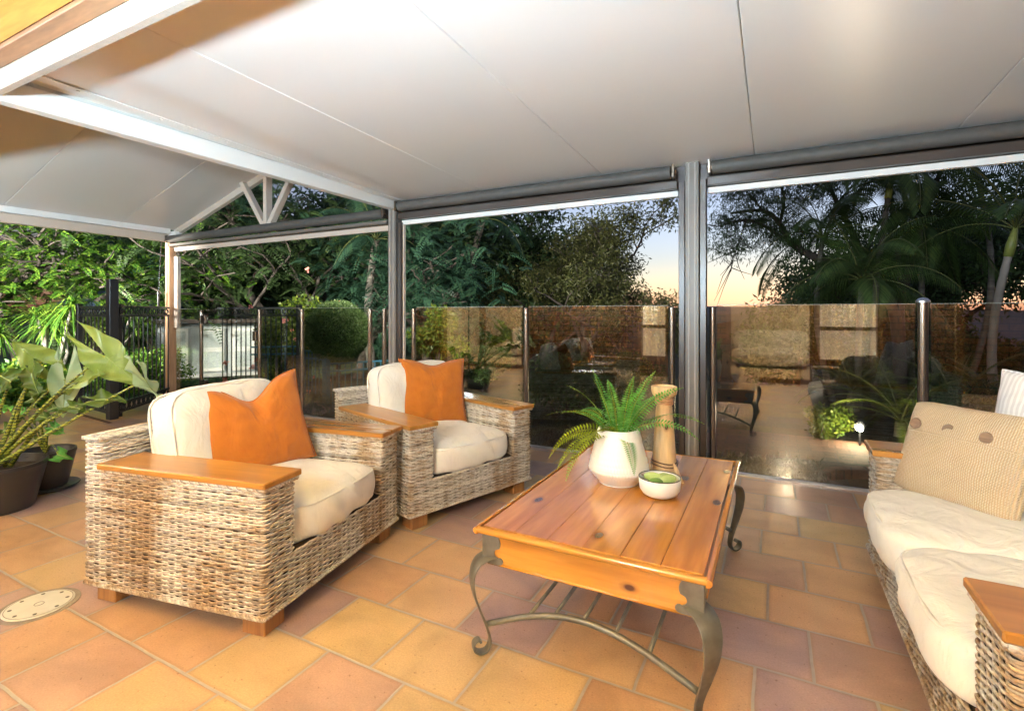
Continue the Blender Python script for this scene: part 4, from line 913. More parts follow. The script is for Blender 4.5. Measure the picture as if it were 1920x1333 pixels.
for z_ in (.335, .345, .354): q.tube([(.037*math.cos(a), .037*math.sin(a), z_+.003*math.sin(3*a)) for a in np.linspace(0, 2*PI, 25)[:-1]], .0045, 6, closed=True)
q.build('raffia_binding', simple('copper_raffia', (.50, .26, .13), (.60, .36, .2), 40, .5), cdx, smooth=True)
q = MB()
for z_, rr in ((.055, .058), (.070, .057)):
    for a in np.arange(0, 2*PI, .105): q.ball((rr*math.cos(a), rr*math.sin(a), z_+.004*math.sin(2*a)), .0032, 6, 4)
tag(q.build('bead_string', simple('dark_wood_bead', (.12, .045, .02), (.07, .03, .015), 40, .4), cdx, smooth=True))
q = MB(); q.poly([(.045, -.045, .075), (.058, -.045, .06), (.095, -.085, .002), (.070, -.085, .002)], (.004, .010, 0)); q.build('root_spur', m_drift, cdx)
bw = thing('fruit_bowl', 'small white bowl with a thin dark rim in front of vase', 'bowl', (-.417, 2.132, vz))
q = MB(); q.lathe([(1e-4, 0), (.052, 0), (.068, .008), (.080, .026), (.084, .050), (.085, .073), (.084, .0745), (.0815, .0735), (.079, .045), (.066, .016), (1e-4, .010)], n=40); q.build('vessel', m_ceramic, bw, smooth=True, angle=50)
q = MB(); q.tube([(.0832*math.cos(a), .0832*math.sin(a), .0745) for a in np.linspace(0, 2*PI, 41)[:-1]], .0022, 6, closed=True); q.build('rim', m_blacksteel, bw, smooth=True)
m_fruit = simple('pale_green_skin', (.42, .52, .20), (.30, .42, .12), 18, .4, .1); m_fruit2 = simple('deep_green_skin', (.16, .28, .05), (.10, .2, .03), 18, .35)
for (dx, dy, dz, s1, s2, rz_, mm, lb) in ((.030, .008, .058, .042, .022, .3, m_fruit, 'large pale green feijoa fruit at the right of the bowl'), (-.030, .018, .056, .040, .020, -.5, m_fruit, 'slender pale fruit with stalk at left of the bowl'),
                                     (-.01, -.034, .052, .034, .019, .1, m_fruit2, 'deep green fruit at the front of the bowl'), (.008, .045, .052, .036, .019, .2, m_fruit, 'pale green fruit at the back of the bowl')):
    ft = thing('green_fruit', lb, 'fruit', (-.417+dx, 2.132+dy, vz+dz+.008), rz_+YAW, group='green fruit in the white bowl')
    q = MB(); q.lathe([(1e-4, -s1), (s2*.5, -s1*.9), (s2*.9, -s1*.45), (s2, 0), (s2*.85, s1*.5), (s2*.5, s1*.85), (1e-4, s1)], n=20); o = q.build('flesh', mm, ft, smooth=True); o.data.transform(Matrix.Rotation(PI/2, 4, 'Y'))
    q = MB(); q.tube([(-s1, 0, 0), (-s1-.012, 0, .006)], .0015, 5); q.build('stalk', m_foot, ft)
# drain cover in the floor
dc = thing('drain_cover', 'round white drain cover set in the tiles at left', 'drain cover', (-2.68, .945, 0))
q = MB(); q.lathe([(.132, .0012), (.132, .0032), (1e-4, .0032)], n=40); q.build('mortar_ring', simple('grey_mortar', (.30, .26, .22), (.22, .19, .16), 30, .9, .3), dc)
q = MB(); q.lathe([(.113, .0035), (.113, .0065), (.108, .008), (1e-4, .008)], n=40); pl = q.build('plate', simple('ivory_plastic', (.66, .65, .60), (.58, .57, .52), 14, .4), dc)
q = MB(); q.lathe([(.1065, .0078), (.1065, .0088), (.1045, .0088), (.1045, .0078)], n=40, close=True); q.build('groove', m_postgrey, dc)
for k in range(8):
    a = k*PI/4+.3; q = MB(); q.lathe([(.007, .0078), (.007, .0088), (1e-4, .0088)], c=(.088*math.cos(a), .088*math.sin(a), 0), n=10); q.build('screw_hole', m_brown, dc)
q = MB(); q.tube([(.016*math.cos(a), .016*math.sin(a), .0085) for a in np.linspace(0, 2*PI, 13)[:-1]], .0012, 5, closed=True); q.build('centre_mark', m_postgrey, dc)

# ---------------------------------------------------------------- potted alocasia
def pot(x, y, r, h, label, saucer=False):
    t = thing('plant_pot', label, 'plant pot', (x, y, 0), group='black plastic pots at the left')
    z0 = .02 if saucer else 0
    q = MB(); q.lathe([(1e-4, z0+.002), (r*.70, z0+.002), (r*.74, z0+.02), (r*.93, h-.07), (r*.95, h-.055), (r*.97, h-.03), (r, h-.02), (r, h), (r*.95, h), (r*.9, h-.05), (r*.85, h-.06)], n=40); q.build('vessel', m_pot, t, smooth=True, angle=35)
    q = MB(); q.lathe([(r*.91, h-.05), (1e-4, h-.03)], n=30); q.build('soil', m_soil, t)
    if saucer: q = MB(); q.lathe([(1e-4, .004), (r*.95, .004), (r*1.12, .022), (r*1.10, .026), (r*.9, .010), (1e-4, .012)], n=40); q.build('saucer', m_pot, t, smooth=True, angle=40)
    return t
pot(-4.22, 1.29, .235, .285, 'large black plastic pot cut by the left edge'); pot(-4.44, 1.60, .165, .265, 'smaller black pot on a saucer behind the large one', True)
def aloc_leaf(attach, tip, nrm, W, fold=.25, lobe=.42, wave=.02, seed=0):
    a, tp = np.array(attach), np.array(tip); ax = tp-a; L = np.linalg.norm(ax); ax /= L; nrm = np.array(nrm, float); nrm -= ax*nrm.dot(ax); nrm /= np.linalg.norm(nrm); sd_ = np.cross(nrm, ax)
    Q = MB(); S = np.linspace(-lobe, 1, 26)
    for sg in (-1, 1):
        V = []
        for s in S:
            if s >= 0: wo = W*(1-s)**.72*(1-.12*s)*(1+.25*math.sin(PI*min(1, s*1.6))*.5); wi = 0
            else: k = -s/lobe; wo = W*(1-.62*k**1.3); wi = W*.46*k**.75*.9
            if s < 0: wo = max(wo, wi+.001)
            row = []
            for v in np.linspace(0, 1, 7):
                x = wi+(wo-wi)*v; z = fold*x+wave*math.sin(s*9+v*3+seed)*v-.22*L*max(0, s)**2*.6+.006*math.sin(s*60-v*14)*(v*.6)
                row.append(a+ax*(s*L)+sd_*sg*x+nrm*z)
            V.append(row)
        Q.grid(np.array(V))
    return Q
def aloc_mat(name, c1, c2, vein, tr=.45):
    t = NT(name); v = t.co(); n = t.noise(v, 9, 3); c = t.ramp(n, [(.3, c1), (.7, c2)]); t.set(col=c, rough=.32, spec=.5)
    t.bump(t.noise(v, 26, 2), .15, .01)
    tr_ = t.n('ShaderNodeBsdfTranslucent'); t.l(c, tr_.inputs[0]); mx = t.n('ShaderNodeMixShader'); mx.inputs[0].default_value = tr
    out = t.t.nodes['Material Output']; t.l(t.b.outputs[0], mx.inputs[1]); t.l(tr_.outputs[0], mx.inputs[2]); t.l(mx.outputs[0], out.inputs[0]); return t.m
m_aloc = aloc_mat('alocasia_leaf', (.22, .32, .06), (.32, .42, .09), None); m_aloc2 = aloc_mat('alocasia_dark_leaf', (.07, .13, .02), (.12, .18, .03), None); m_alocw = aloc_mat('alocasia_glossy_leaf', (.36, .50, .26), (.48, .60, .36), None)
m_vein = simple('pale_vein', (.30, .38, .09), (.25, .33, .08), 10, .5)
zs_ = NT('zebra_petiole'); wv = zs_.n('ShaderNodeTexWave', wave_type='BANDS', bands_direction='Z'); zs_.l(zs_.co(), wv.inputs[0]); wv.inputs['Scale'].default_value = 16; wv.inputs['Distortion'].default_value = 6; wv.inputs['Detail Scale'].default_value = 4
zs_.set(col=zs_.ramp(wv.outputs['Fac'], [(.30, (.30, .32, .035)), (.62, (.035, .055, .015))]), rough=.4); m_zebra = zs_.m
al = thing('alocasia', 'alocasia with big arrow shaped leaves and striped stalks in large pot', 'plant', (-4.22, 1.29, .25))
al2 = thing('alocasia', 'smaller green leafed plant in the pot with saucer', 'plant', (-4.44, 1.60, .24))
def AL(par, apx, apy, ad, tpx, tpy, td, W, m, nv=(.3, -1, .4), root=None, r=.0072, fold=.18, lobe=.42, seed=0, rx=None, mid=None):
    A = np.array(at(apx, ad, apy)); T_ = np.array(at(tpx, td, tpy)); W *= .86; q = aloc_leaf(A, T_, nv, W, fold, lobe, seed=seed); o = weld(q.build('leaf', m, par, world=True, smooth=True), .0003)
    rt = np.array(root if root is not None else (-4.22+random.uniform(-.06, .06), 1.29+random.uniform(-.06, .06), .25))
    q = MB(); m1 = (rt+A)/2+np.array((0, 0, .12 if mid is None else mid)); s = np.linspace(0, 1, 24)[:, None]; P = rt*(1-s)**2+2*s*(1-s)*m1+A*s**2
    q.tube(P, np.linspace(r*2.0, r*.75, 24), 8); q.build('petiole', m_zebra, par, world=True, smooth=True)
    q = MB(); ax = T_-A; ss = np.linspace(0, .96, 14); L_ = np.linalg.norm(ax); nn = np.array(nv, float); nn -= ax*nn.dot(ax)/L_**2; nn /= np.linalg.norm(nn)
    q.tube([A+ax*u-nn*(.22*L_*u*u*.6+.0)+nn*.001 for u in ss], np.linspace(.004, .0012, 14), 6); 
    sd2 = np.cross(nn, ax/L_)
    for u0 in ((-.12, .02, .18, .34, .5, .66) if m is m_aloc and seed in (1, 3, 4) else ()):
        for sg in (-1, 1):
            w_ = W*(1-max(0, u0))**.72*.85; pp = []
            for k in np.linspace(0, 1, 6):
                uu = u0*.6+ (.20 if u0 > 0 else -.22)*k*(.6 if u0 > 0 else 1); x = w_*k*(.9 if u0 > 0 else .62)
                pp.append(A+ax*uu+sd2*sg*x+nn*(fold*x-.22*L_*max(0, uu)**2*.6+.0015))
            q.tube(pp, np.linspace(.0014, .0005, 6), 4)
    q.build('veins', m_vein, o, world=True, smooth=True)
F = (math.sin(YAW)*.5, -.8, .35)
AL(al, 197, 667, 3.05, 264, 726, 3.0, .135, m_aloc, (.45, -.85, .15), seed=1, lobe=.95, mid=.1, fold=.1)
AL(al, 272, 711, 2.9, 296, 756, 2.82, .115, m_alocw, (-.95, -.25, .15), seed=2, lobe=1.0, fold=.1, mid=.02)
AL(al, 77, 678, 3.15, 22, 640, 3.05, .11, m_aloc, (.3, -.75, .6), seed=3, lobe=.75)
AL(al, 150, 716, 3.1, 186, 694, 2.95, .10, m_aloc, (.2, -.7, .6), seed=4, lobe=.7)
AL(al, 180, 750, 2.95, 231, 745, 2.9, .075, m_aloc2, (.1, -.6, .8), seed=5, lobe=.6)
AL(al, 122, 712, 3.2, 118, 782, 3.15, .10, m_alocw, (.9, -.35, .1), seed=6, lobe=1.0)
AL(al, 60, 700, 3.05, 66, 738, 2.98, .09, m_aloc2, (.2, -.9, .35), seed=7, lobe=.6)
AL(al, 20, 715, 2.95, -8, 700, 2.95, .09, m_aloc2, (.3, -.8, .5), seed=8)
AL(al, 130, 762, 3.0, 158, 766, 2.92, .07, m_aloc2, (0, -.5, .8), seed=9)
R2 = (-4.44, 1.60, .24)
for k, (px, py, d, tx, ty) in enumerate(((42, 770, 3.4, 20, 790), (70, 780, 3.3, 98, 785), (95, 800, 3.3, 118, 812), (20, 800, 3.35, -6, 815), (108, 852, 3.25, 128, 858), (60, 745, 3.5, 80, 730), (14, 765, 3.4, -4, 752), (90, 770, 3.4, 110, 760))):
    AL(al2, px, py, d, tx, ty, d-.05, .055, m_aloc2 if k % 2 else lf_fern, (.2, -.8, .5), root=R2, r=.004, seed=k+20, lobe=.3)
# ================================================================ GARDEN
def unit(v): return v/(np.linalg.norm(v, axis=-1, keepdims=True)+1e-9)
def leafquads(P, D, l, w, rs, fold=.0):
    """P base points, D directions -> rhombus leaves"""
    n = len(P); A = rs.normal(size=(n, 3)); S_ = unit(np.cross(D, A)); l = l*rs.uniform(.65, 1.25, (n, 1)); w = w*rs.uniform(.7, 1.2, (n, 1))
    m = P+D*l*.45; return np.stack([P, m-S_*w/2, P+D*l, m+S_*w/2], 1)
def cloud(cs, rad, n, l, w, rs, droop=.0, shell=.5, squash=.75):
    cs = np.asarray(cs); k = rs.integers(0, len(cs), n); d = unit(rs.normal(size=(n, 3))); r_ = rs.uniform(0, 1, (n, 1))**shell*np.asarray(rad)[k][:, None] if not np.isscalar(rad) else rs.uniform(0, 1, (n, 1))**shell*rad
    P = cs[k]+d*r_*np.array((1, 1, squash)); D = unit(d*.6+rs.normal(size=(n, 3))*.8+np.array((0, 0, -droop))); return leafquads(P, D, l, w, rs)
def sprays(ps, ds, L, K, l, w, rs, droop=.5, ang=1.0):
    """feathery compound leaves: K leaflet pairs along a drooping stalk"""
    n = len(ps); s = np.linspace(.12, 1, K)[None, :, None]; L = L*rs.uniform(.7, 1.2, (n, 1, 1)); ps = ps[:, None, :]; ds = unit(ds)[:, None, :]
    P = ps+ds*s*L+np.array((0, 0, -droop))*(s*s)*L; T = unit(ds+np.array((0, 0, -2*droop))*s); up = rs.normal(size=(n, 1, 3))*.35+np.array((0, 0, 1.)); sd_ = unit(np.cross(T, up)); Q = []
    for sg in (-1, 1):
        D = unit(sd_*sg*ang+T*.45+np.array((0, 0, -.15))); lw = l*(1-.6*s**2); c = unit(np.cross(D, np.cross(T, sd_)+.001))*w/2; m = P+D*lw*.5
        Q.append(np.stack([P+0*D, m-c, P+D*lw, m+c], -2).reshape(-1, 4, 3))
    return np.concatenate(Q)
def skeleton(base, h, r0, rs, levels=3, split=3, spread=.7, lean=(0, 0), first=.35, shrink=.68, up=.15):
    mb = MB(); tips = []
    def grow(p, d, L, r, lv):
        n = 6; pts = [p]; rr = [r]; 
        for i in range(n):
            d = d+rs.normal(0, .10+.03*lv, 3)+np.array((0, 0, up*.12)); d /= np.linalg.norm(d); pts.append(pts[-1]+d*L/n); rr.append(r*(1-.42*(i+1)/n))
        mb.tube(pts, rr, 8 if lv == 0 else 5, cap=False)
        if lv >= levels: tips.append((pts[-1], d)); tips.append((pts[3], d)); return
        for k in range(split+(rs.random() < .4)):
            t = rs.uniform(.45, 1.) if k else 1.; q = pts[max(1, int(t*n))]; a = rs.uniform(0, 2*PI); side = np.array((math.cos(a), math.sin(a), rs.uniform(-.15, .5))); nd = unit(d*(1-spread*.6)+side*spread); grow(np.array(q), nd, L*shrink*rs.uniform(.8, 1.15), r*.55, lv+1)
        if lv: tips.append((pts[-1], d))
    grow(np.array(base, float), unit(np.array((lean[0], lean[1], 1.))), h*first, r0, 0)
    return mb, tips
def tree(name, label, px, dist, h, style='dense', lm=None, seed=0, r0=.12, levels=3, split=3, spread=.7, n=14000, l=.11, w=.045, rad=.5, lean=(0, 0), bark=None, group=None, z0=-.3, first=.35, shrink=.68, droop=.3, cat='tree'):
    rs = np.random.default_rng(seed); b0 = at(px, dist); b0.z = z0; t = thing(name, label, cat, b0, group=group)
    mb, tips = skeleton(b0, h, r0, rs, levels, split, spread, lean, first, shrink); mb.build('trunk', bark or m_bark, t, world=True, smooth=True)
    cs = np.array([q[0] for q in tips]); ds = np.array([q[1] for q in tips])
    if style == 'feather':
        K = 11; m = n//(2*K); k = rs.integers(0, len(cs), m); P = cs[k]+rs.normal(size=(m, 3))*rad*.42; D = unit(ds[k]*.4+rs.normal(size=(m, 3))*np.array((1, 1, .45))); Q = sprays(P, D, l*4, K, l, w, rs, droop=droop)
    else: Q = cloud(cs, rs.uniform(.55, 1.2, len(cs))*rad, n, l, w, rs, droop=droop)
    quads_obj('crown', Q, lm, t); return t
def bush(name, label, px, dist, r, zc, n, l, w, lm, seed=0, squash=.8, k=14, cat='shrub', group=None, droop=0, z0=-.3, stems=5):
    rs = np.random.default_rng(seed); b0 = at(px, dist); b0.z = z0; t = thing(name, label, cat, b0, group=group); c = np.array((b0.x, b0.y, zc)); d = unit(rs.normal(size=(k, 3))); cs = c+d*np.array((r, r, r*squash))*rs.uniform(.35, .8, (k, 1))
    quads_obj('foliage', cloud(cs, r*.42, n, l, w, rs, droop=droop), lm, t); mb = MB()
    for i in range(stems): q = cs[i % k]; m_ = (np.array(b0)+q)/2+rs.normal(0, .05, 3); mb.tube([np.array(b0)+rs.normal(0, .04, 3)*(1, 1, 0), m_, q], [.018, .013, .006], 5)
    mb.build('stems', m_bark, t, world=True, smooth=True); return t
def palm(label, px, dist, h, L=1.7, nf=14, seed=0, lean=(0, 0), z0=-.4, shaft=True, r=.055, group='slender palms on the right', wid=.42, lm=None, name='palm', droop=1.9, hang=.5, el=(.1, 1.35), trunkm=None, K=46):
    rs = np.random.default_rng(seed); b0 = at(px, dist); b0.z = z0; t = thing(name, label, 'palm', b0, group=group); s = np.linspace(0, 1, 26); top = np.array(b0)+np.array((lean[0]*h, lean[1]*h, h))
    P = np.array(b0)+(top-np.array(b0))*s[:, None]+np.outer(np.sin(PI*s)*.05*h, (rs.normal(), rs.normal(), 0)); mb = MB(); mb.tube(P, r*(1.25-.35*s)+.004*(np.arange(26) % 2), 9); mb.build('trunk', trunkm or m_palmtrunk, t, world=True, smooth=True)
    T = unit(P[-1]-P[-3]); sh = P[-1]
    if shaft:
        q = MB(); q.tube([P[-1], P[-1]+T*.16, P[-1]+T*.42], [r*1.15, r*1.25, r*.5], 9); q.build('crownshaft', simple('yellow_green_crownshaft', (.30, .32, .07), (.2, .24, .06), 8, .4), t, world=True, smooth=True); sh = P[-1]+T*.36
    for i in range(nf):
        az = i*2.399+rs.uniform(-.3, .3); e_ = el[0]+(el[1]-el[0])*((i+.5)/nf)**.8; FP, Q = frond_quads(sh, az, e_, L*rs.uniform(.85, 1.1), droop*rs.uniform(.8, 1.2), wid, K, lw=.21, taper=.8, sweep=.5, hang=hang, curl=rs.uniform(-.5, .5))
        keep = np.arange(len(Q)) >= 10; fo = quads_obj('frond', Q[keep], lm or lf_palm, t); q = MB(); q.tube(FP, np.linspace(.014, .003, len(FP)), 5); q.build('midrib', m_vein2, fo, world=True, smooth=True)
    return t
m_vein2 = simple('palm_midrib', (.13, .15, .04), (.09, .11, .03), 10, .5)

# ---- left garden, brightened by the added flood light
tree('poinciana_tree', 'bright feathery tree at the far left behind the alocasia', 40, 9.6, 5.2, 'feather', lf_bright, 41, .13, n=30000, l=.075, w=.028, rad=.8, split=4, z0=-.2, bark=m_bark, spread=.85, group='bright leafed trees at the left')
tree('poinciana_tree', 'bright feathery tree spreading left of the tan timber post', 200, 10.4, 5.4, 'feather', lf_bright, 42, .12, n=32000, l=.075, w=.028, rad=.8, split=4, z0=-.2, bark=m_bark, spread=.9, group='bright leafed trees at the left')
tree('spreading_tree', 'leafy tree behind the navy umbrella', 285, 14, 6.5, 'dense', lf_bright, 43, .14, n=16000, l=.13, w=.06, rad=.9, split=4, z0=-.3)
def strapclump(label, px, dist, zc, r, n, lm, seed, cat='plant', name='pandanus', L=.55, z0=-.15, heads=5, w=.028, group=None):
    rs = np.random.default_rng(seed); b0 = at(px, dist); b0.z = z0; t = thing(name, label, cat, b0, group=group); Q = []; mb = MB()
    for h in range(heads):
        c = np.array((b0.x, b0.y, zc))+rs.normal(size=3)*np.array((r, r, r*.6)); mid = (np.array(b0)+c)/2+rs.normal(0, .08, 3); mb.tube([np.array(b0), mid, c], [.035, .028, .018], 6)
        m = n//heads; az = rs.uniform(0, 2*PI, m); el = rs.uniform(-.4, 1.3, m); D = np.stack([np.cos(az)*np.cos(el), np.sin(az)*np.cos(el), np.sin(el)], 1); S_ = unit(np.cross(D, (0, 0, 1.))); P0 = c+0*D; LL = L*rs.uniform(.6, 1.1, (m, 1)); pr = P0
        for j in range(4):
            s1 = (j+1)/4; P1 = c+D*LL*s1+np.array((0, 0, -.75))*LL*s1**2; w0 = w*(1-j/4)**.6; w1 = w*(1-s1)**.6 if s1 < 1 else .001
            Q.append(np.stack([pr-S_*w0/2, pr+S_*w0/2, P1+S_*w1/2, P1-S_*w1/2], 1)); pr = P1
    mb.build('stem', m_barkpale, t, world=True, smooth=True); quads_obj('strap_leaves', np.concatenate(Q), lm, t); return t
strapclump('spiky pandanus with drooping strap leaves at far left', 95, 7.9, .95, .38, 420, lf_bright, 5)
strapclump('spiky strap leaved plant behind the tall square post', 165, 8.8, 1.15, .35, 320, lf_dark, 6, L=.6)
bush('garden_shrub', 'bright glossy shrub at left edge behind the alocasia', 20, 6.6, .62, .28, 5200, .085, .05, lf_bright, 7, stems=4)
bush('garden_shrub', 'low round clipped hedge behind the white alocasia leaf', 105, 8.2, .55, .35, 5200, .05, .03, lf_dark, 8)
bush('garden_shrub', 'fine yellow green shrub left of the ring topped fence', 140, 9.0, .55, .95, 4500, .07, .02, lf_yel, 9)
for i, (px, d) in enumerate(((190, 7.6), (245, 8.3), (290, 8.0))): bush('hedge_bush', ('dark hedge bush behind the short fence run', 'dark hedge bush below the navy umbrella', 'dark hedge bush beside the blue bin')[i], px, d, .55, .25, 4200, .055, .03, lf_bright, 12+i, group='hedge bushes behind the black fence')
# navy umbrella
um = thing('market_umbrella', 'navy blue garden umbrella behind the tall black post', 'umbrella', at(243, 11))
c = at(243, 11); q = MB(); q.lathe([(.022, -.1), (.022, 1.95)], c=(c.x, c.y, 0), n=10); q.build('pole', m_brown, um, world=True)
q = MB(); an = np.arange(8)*PI/4; V = [(c.x, c.y, 2.02)]+[(c.x+1.25*math.cos(a), c.y+1.25*math.sin(a), 1.42) for a in an]+[(c.x+1.25*math.cos(a), c.y+1.25*math.sin(a), 1.27) for a in an]
q.add(V, [(0, 1+i, 1+(i+1) % 8) for i in range(8)]+[(1+i, 9+i, 9+(i+1) % 8, 1+(i+1) % 8) for i in range(8)]); q.build('canopy', simple('navy_canvas', (.010, .025, .07), (.008, .02, .055), 10, .8), um, world=True)
bi = thing('wheelie_bin', 'blue bin standing behind the ring topped fence', 'bin', at(298, 8.6)); c = at(298, 8.6)
m_bin = simple('blue_plastic', (.006, .03, .12), (.005, .025, .09), 8, .4)
q = MB(); q.box((c.x, c.y, -.03), (.36, .40, .78), rz=.6, bev=.03); q.build('body', m_bin, bi, world=True); q = MB(); q.box((c.x, c.y, .38), (.40, .44, .05), rz=.6, bev=.015); q.build('lid', m_bin, bi, world=True)
# garden shed with windows
shd = thing('garden_shed', 'small pale shed with white windows on a brick base', 'shed', at(395, 10.5)); c = at(395, 10.5); c.z = -.48
ar = .95; Rz = Matrix.Rotation(ar, 3, 'Z'); u_ = Rz @ Vector((1, 0, 0)); v_ = Rz @ Vector((0, 1, 0))
def SB(name, x, y, z, sx, sy, sz, m, par=None, bev=.004):
    q = MB(); q.box(c+u_*x*.72+v_*y+Vector((0, 0, z)), (sx*.72, sy, sz), rz=ar, bev=bev); return q.build(name, m, par or shd, world=True)
m_wall = simple('pale_blue_grey_wall', (.42, .45, .47), (.38, .41, .43), 4, .7)
SB('brick_base', 0, 0, .04, 2.4, 1.2, .78, m_brick2); SB('sill', 0, -.02, .455, 2.5, 1.3, .05, m_white); SB('upper_wall', 0, .05, .98, 2.38, 1.1, 1.0, m_wall); SB('roof', 0, 0, 1.53, 2.7, 1.5, .08, m_brown)
for x in (-.75, .1, .85):
    wf = SB('window', x, -.54, .96, .55, .06, .85, m_white); SB('pane', x, -.575, 1.17, .43, .012, .32, m_clear, wf); SB('pane', x, -.575, .76, .43, .012, .32, m_clear, wf)
# centre: topiary, rose, low fence
tp = thing('topiary', 'clipped round topiary ball on a short trunk', 'topiary', at(633, 7.2)); c = at(633, 7.2, 622); rs = np.random.default_rng(4)
n = 26000; d = unit(rs.normal(size=(n, 3))); r_ = .43*(1+.03*np.sin(d[:, :1]*7+1)*np.sin(d[:, 1:2]*6))*rs.uniform(.90, 1.0, (n, 1))+.012*rs.normal(size=(n, 1))*(rs.random((n, 1)) < .2)
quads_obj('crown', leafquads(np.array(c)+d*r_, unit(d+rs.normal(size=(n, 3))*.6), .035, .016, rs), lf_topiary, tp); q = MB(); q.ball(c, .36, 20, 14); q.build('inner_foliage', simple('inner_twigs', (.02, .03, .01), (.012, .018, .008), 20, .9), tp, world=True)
q = MB(); q.tube([(c.x, c.y, -.3), (c.x+.02, c.y, .2), (c.x, c.y, c.z-.2)], [.045, .038, .03], 8); q.build('trunk', m_bark, tp, world=True)
ro = bush('rose_bush', 'tall rose bush with pink blooms left of the round topiary', 553, 8.0, .62, .80, 5200, .065, .04, lf_yel, 17, squash=1.5, k=22); b0 = at(553, 8); rs = np.random.default_rng(6)
for i in range(26):
    q = MB(); P = np.array((b0.x, b0.y, .95))+rs.normal(size=3)*np.array((.42, .42, .45)); s = rs.uniform(.03, .05)
    for j in range(9): dd = unit(rs.normal(size=3)); 
    quads_obj('rose_bloom', leafquads(P+unit(rs.normal(size=(16, 3)))*s*.3, unit(rs.normal(size=(16, 3))), s, s*.9, rs), lf_pink, ro)
A_ = at(566, 7.4); B_ = at(612, 7.0); C_ = at(745, 7.6)
for (a, b_, z1, lb, g_) in ((A_, B_, .66, 'teal picket fence run left of its square post', 1), (B_, C_, .50, 'teal picket fence run below the round topiary', 1)):
    ring_fence('picket_fence', (a.x, a.y), (b_.x, b_.y), lb, z1=z1, rings=False, m=m_tealsteel, z0=-.35, n=int((b_-a).length/.085), group='teal picket fence in the lower garden')
sq_post(B_.x, B_.y, -.4, .62, .075, 'teal square post of the low picket fence', m_tealsteel, None)
E_ = at(470, 7.2); ring_fence('picket_fence', (E_.x, E_.y), (A_.x, A_.y), 'teal picket fence run in front of the rose bush', z1=.72, rings=False, m=m_tealsteel, z0=-.35, group='teal picket fence in the lower garden')
strapclump('grassy tuft at the foot of the glass behind the chairs', 590, 6.6, -.05, .25, 500, lf_blue, 31, name='grass_tuft', L=.42, w=.014)
bush('garden_shrub', 'light green shrub low between rose bush and fence', 530, 8.4, .45, .1, 3600, .07, .04, lf_yel, 18)
bush('garden_shrub', 'bright new growth shrub above the glass near the slim post', 825, 8.8, .55, .85, 4600, .10, .035, lf_yel, 19, squash=1.0)
# woodland behind
spec = [('feathery dark tree behind the glass gate', 375, 13.5, 7.0, 'feather', lf_dark, .11), ('feathery blue green tree above the gable truss', 470, 14.5, 8.2, 'feather', lf_blue, .12), ('feathery tree behind the rose bush', 560, 12.5, 6.4, 'feather', lf_dark, .11),
        ('feathery tree left of the slim grey post', 665, 12.0, 5.6, 'feather', lf_blue, .11), ('feathery tree right of the slim grey post', 800, 11.5, 4.9, 'feather', lf_blue, .11), ('tall dark tree behind the far armchair', 890, 15.5, 6.9, 'dense', lf_dark, .13),
        ('tall dark tree left of the gum tree', 965, 17.0, 6.6, 'dense', lf_dark, .13), ('dark tree filling behind the slim grey post', 735, 17.0, 7.2, 'dense', lf_dark, .13), ('dark tree behind the gable truss', 510, 19.0, 8.8, 'dense', lf_dark, .14), ('tall dark tree behind the tan timber post', 350, 18.5, 8.0, 'dense', lf_dark, .14), ('dark tree between topiary and slim post', 610, 19.5, 8.4, 'dense', lf_blue, .14)]
for i, (lb, px, d, h, st, lm, l) in enumerate(spec):
    tree('garden_tree', lb, px, d, h*1.22, st, lm, 60+i, .13, n=26000 if st == 'feather' else 15000, l=l if st == 'feather' else .20, w=.035 if st == 'feather' else .08, rad=1.0, split=4, spread=.8, z0=-.6, group='dark trees of the woodland', first=.34, shrink=.72, droop=.45)
for i, (lb, px, d, h, lm) in enumerate((('leafy gum tree with open crown left of ribbed post', 1095, 13.5, 6.6, lf_gum), ('gum tree behind the fern', 1015, 14.8, 6.6, lf_gum), ('smaller gum tree nearest the ribbed post', 1170, 14.0, 5.4, lf_gum))):
    tree('gum_tree', lb, px, d, h, 'dense', lm, 80+i, .11, n=(15000, 14000, 8000)[i], l=.12, w=.035, rad=.36, levels=4, split=3, spread=.75, z0=-.8, group='gum trees left of the ribbed post', bark=m_bark, droop=.5, first=.36, shrink=.7)
tree('sparse_tree', 'thin sparse tree against the pink sky left of ribbed post', 1235, 15.5, 3.6, 'dense', lf_gum, 91, .05, n=2600, l=.11, w=.03, rad=.35, split=3, spread=.6, z0=-.8, droop=.5)
tree('sparse_tree', 'thin sparse tree just right of the ribbed post', 1338, 14.5, 3.3, 'dense', lf_gum, 92, .04, n=2200, l=.10, w=.03, rad=.32, split=3, spread=.6, z0=-.9, droop=.5)
tree('rounded_tree', 'dark rounded tree at the edge of the sunset gap', 1490, 11.5, 3.3, 'dense', lf_dark, 93, .09, n=15000, l=.12, w=.045, rad=.42, split=4, spread=.95, z0=-.7, droop=.2, first=.4, shrink=.62)
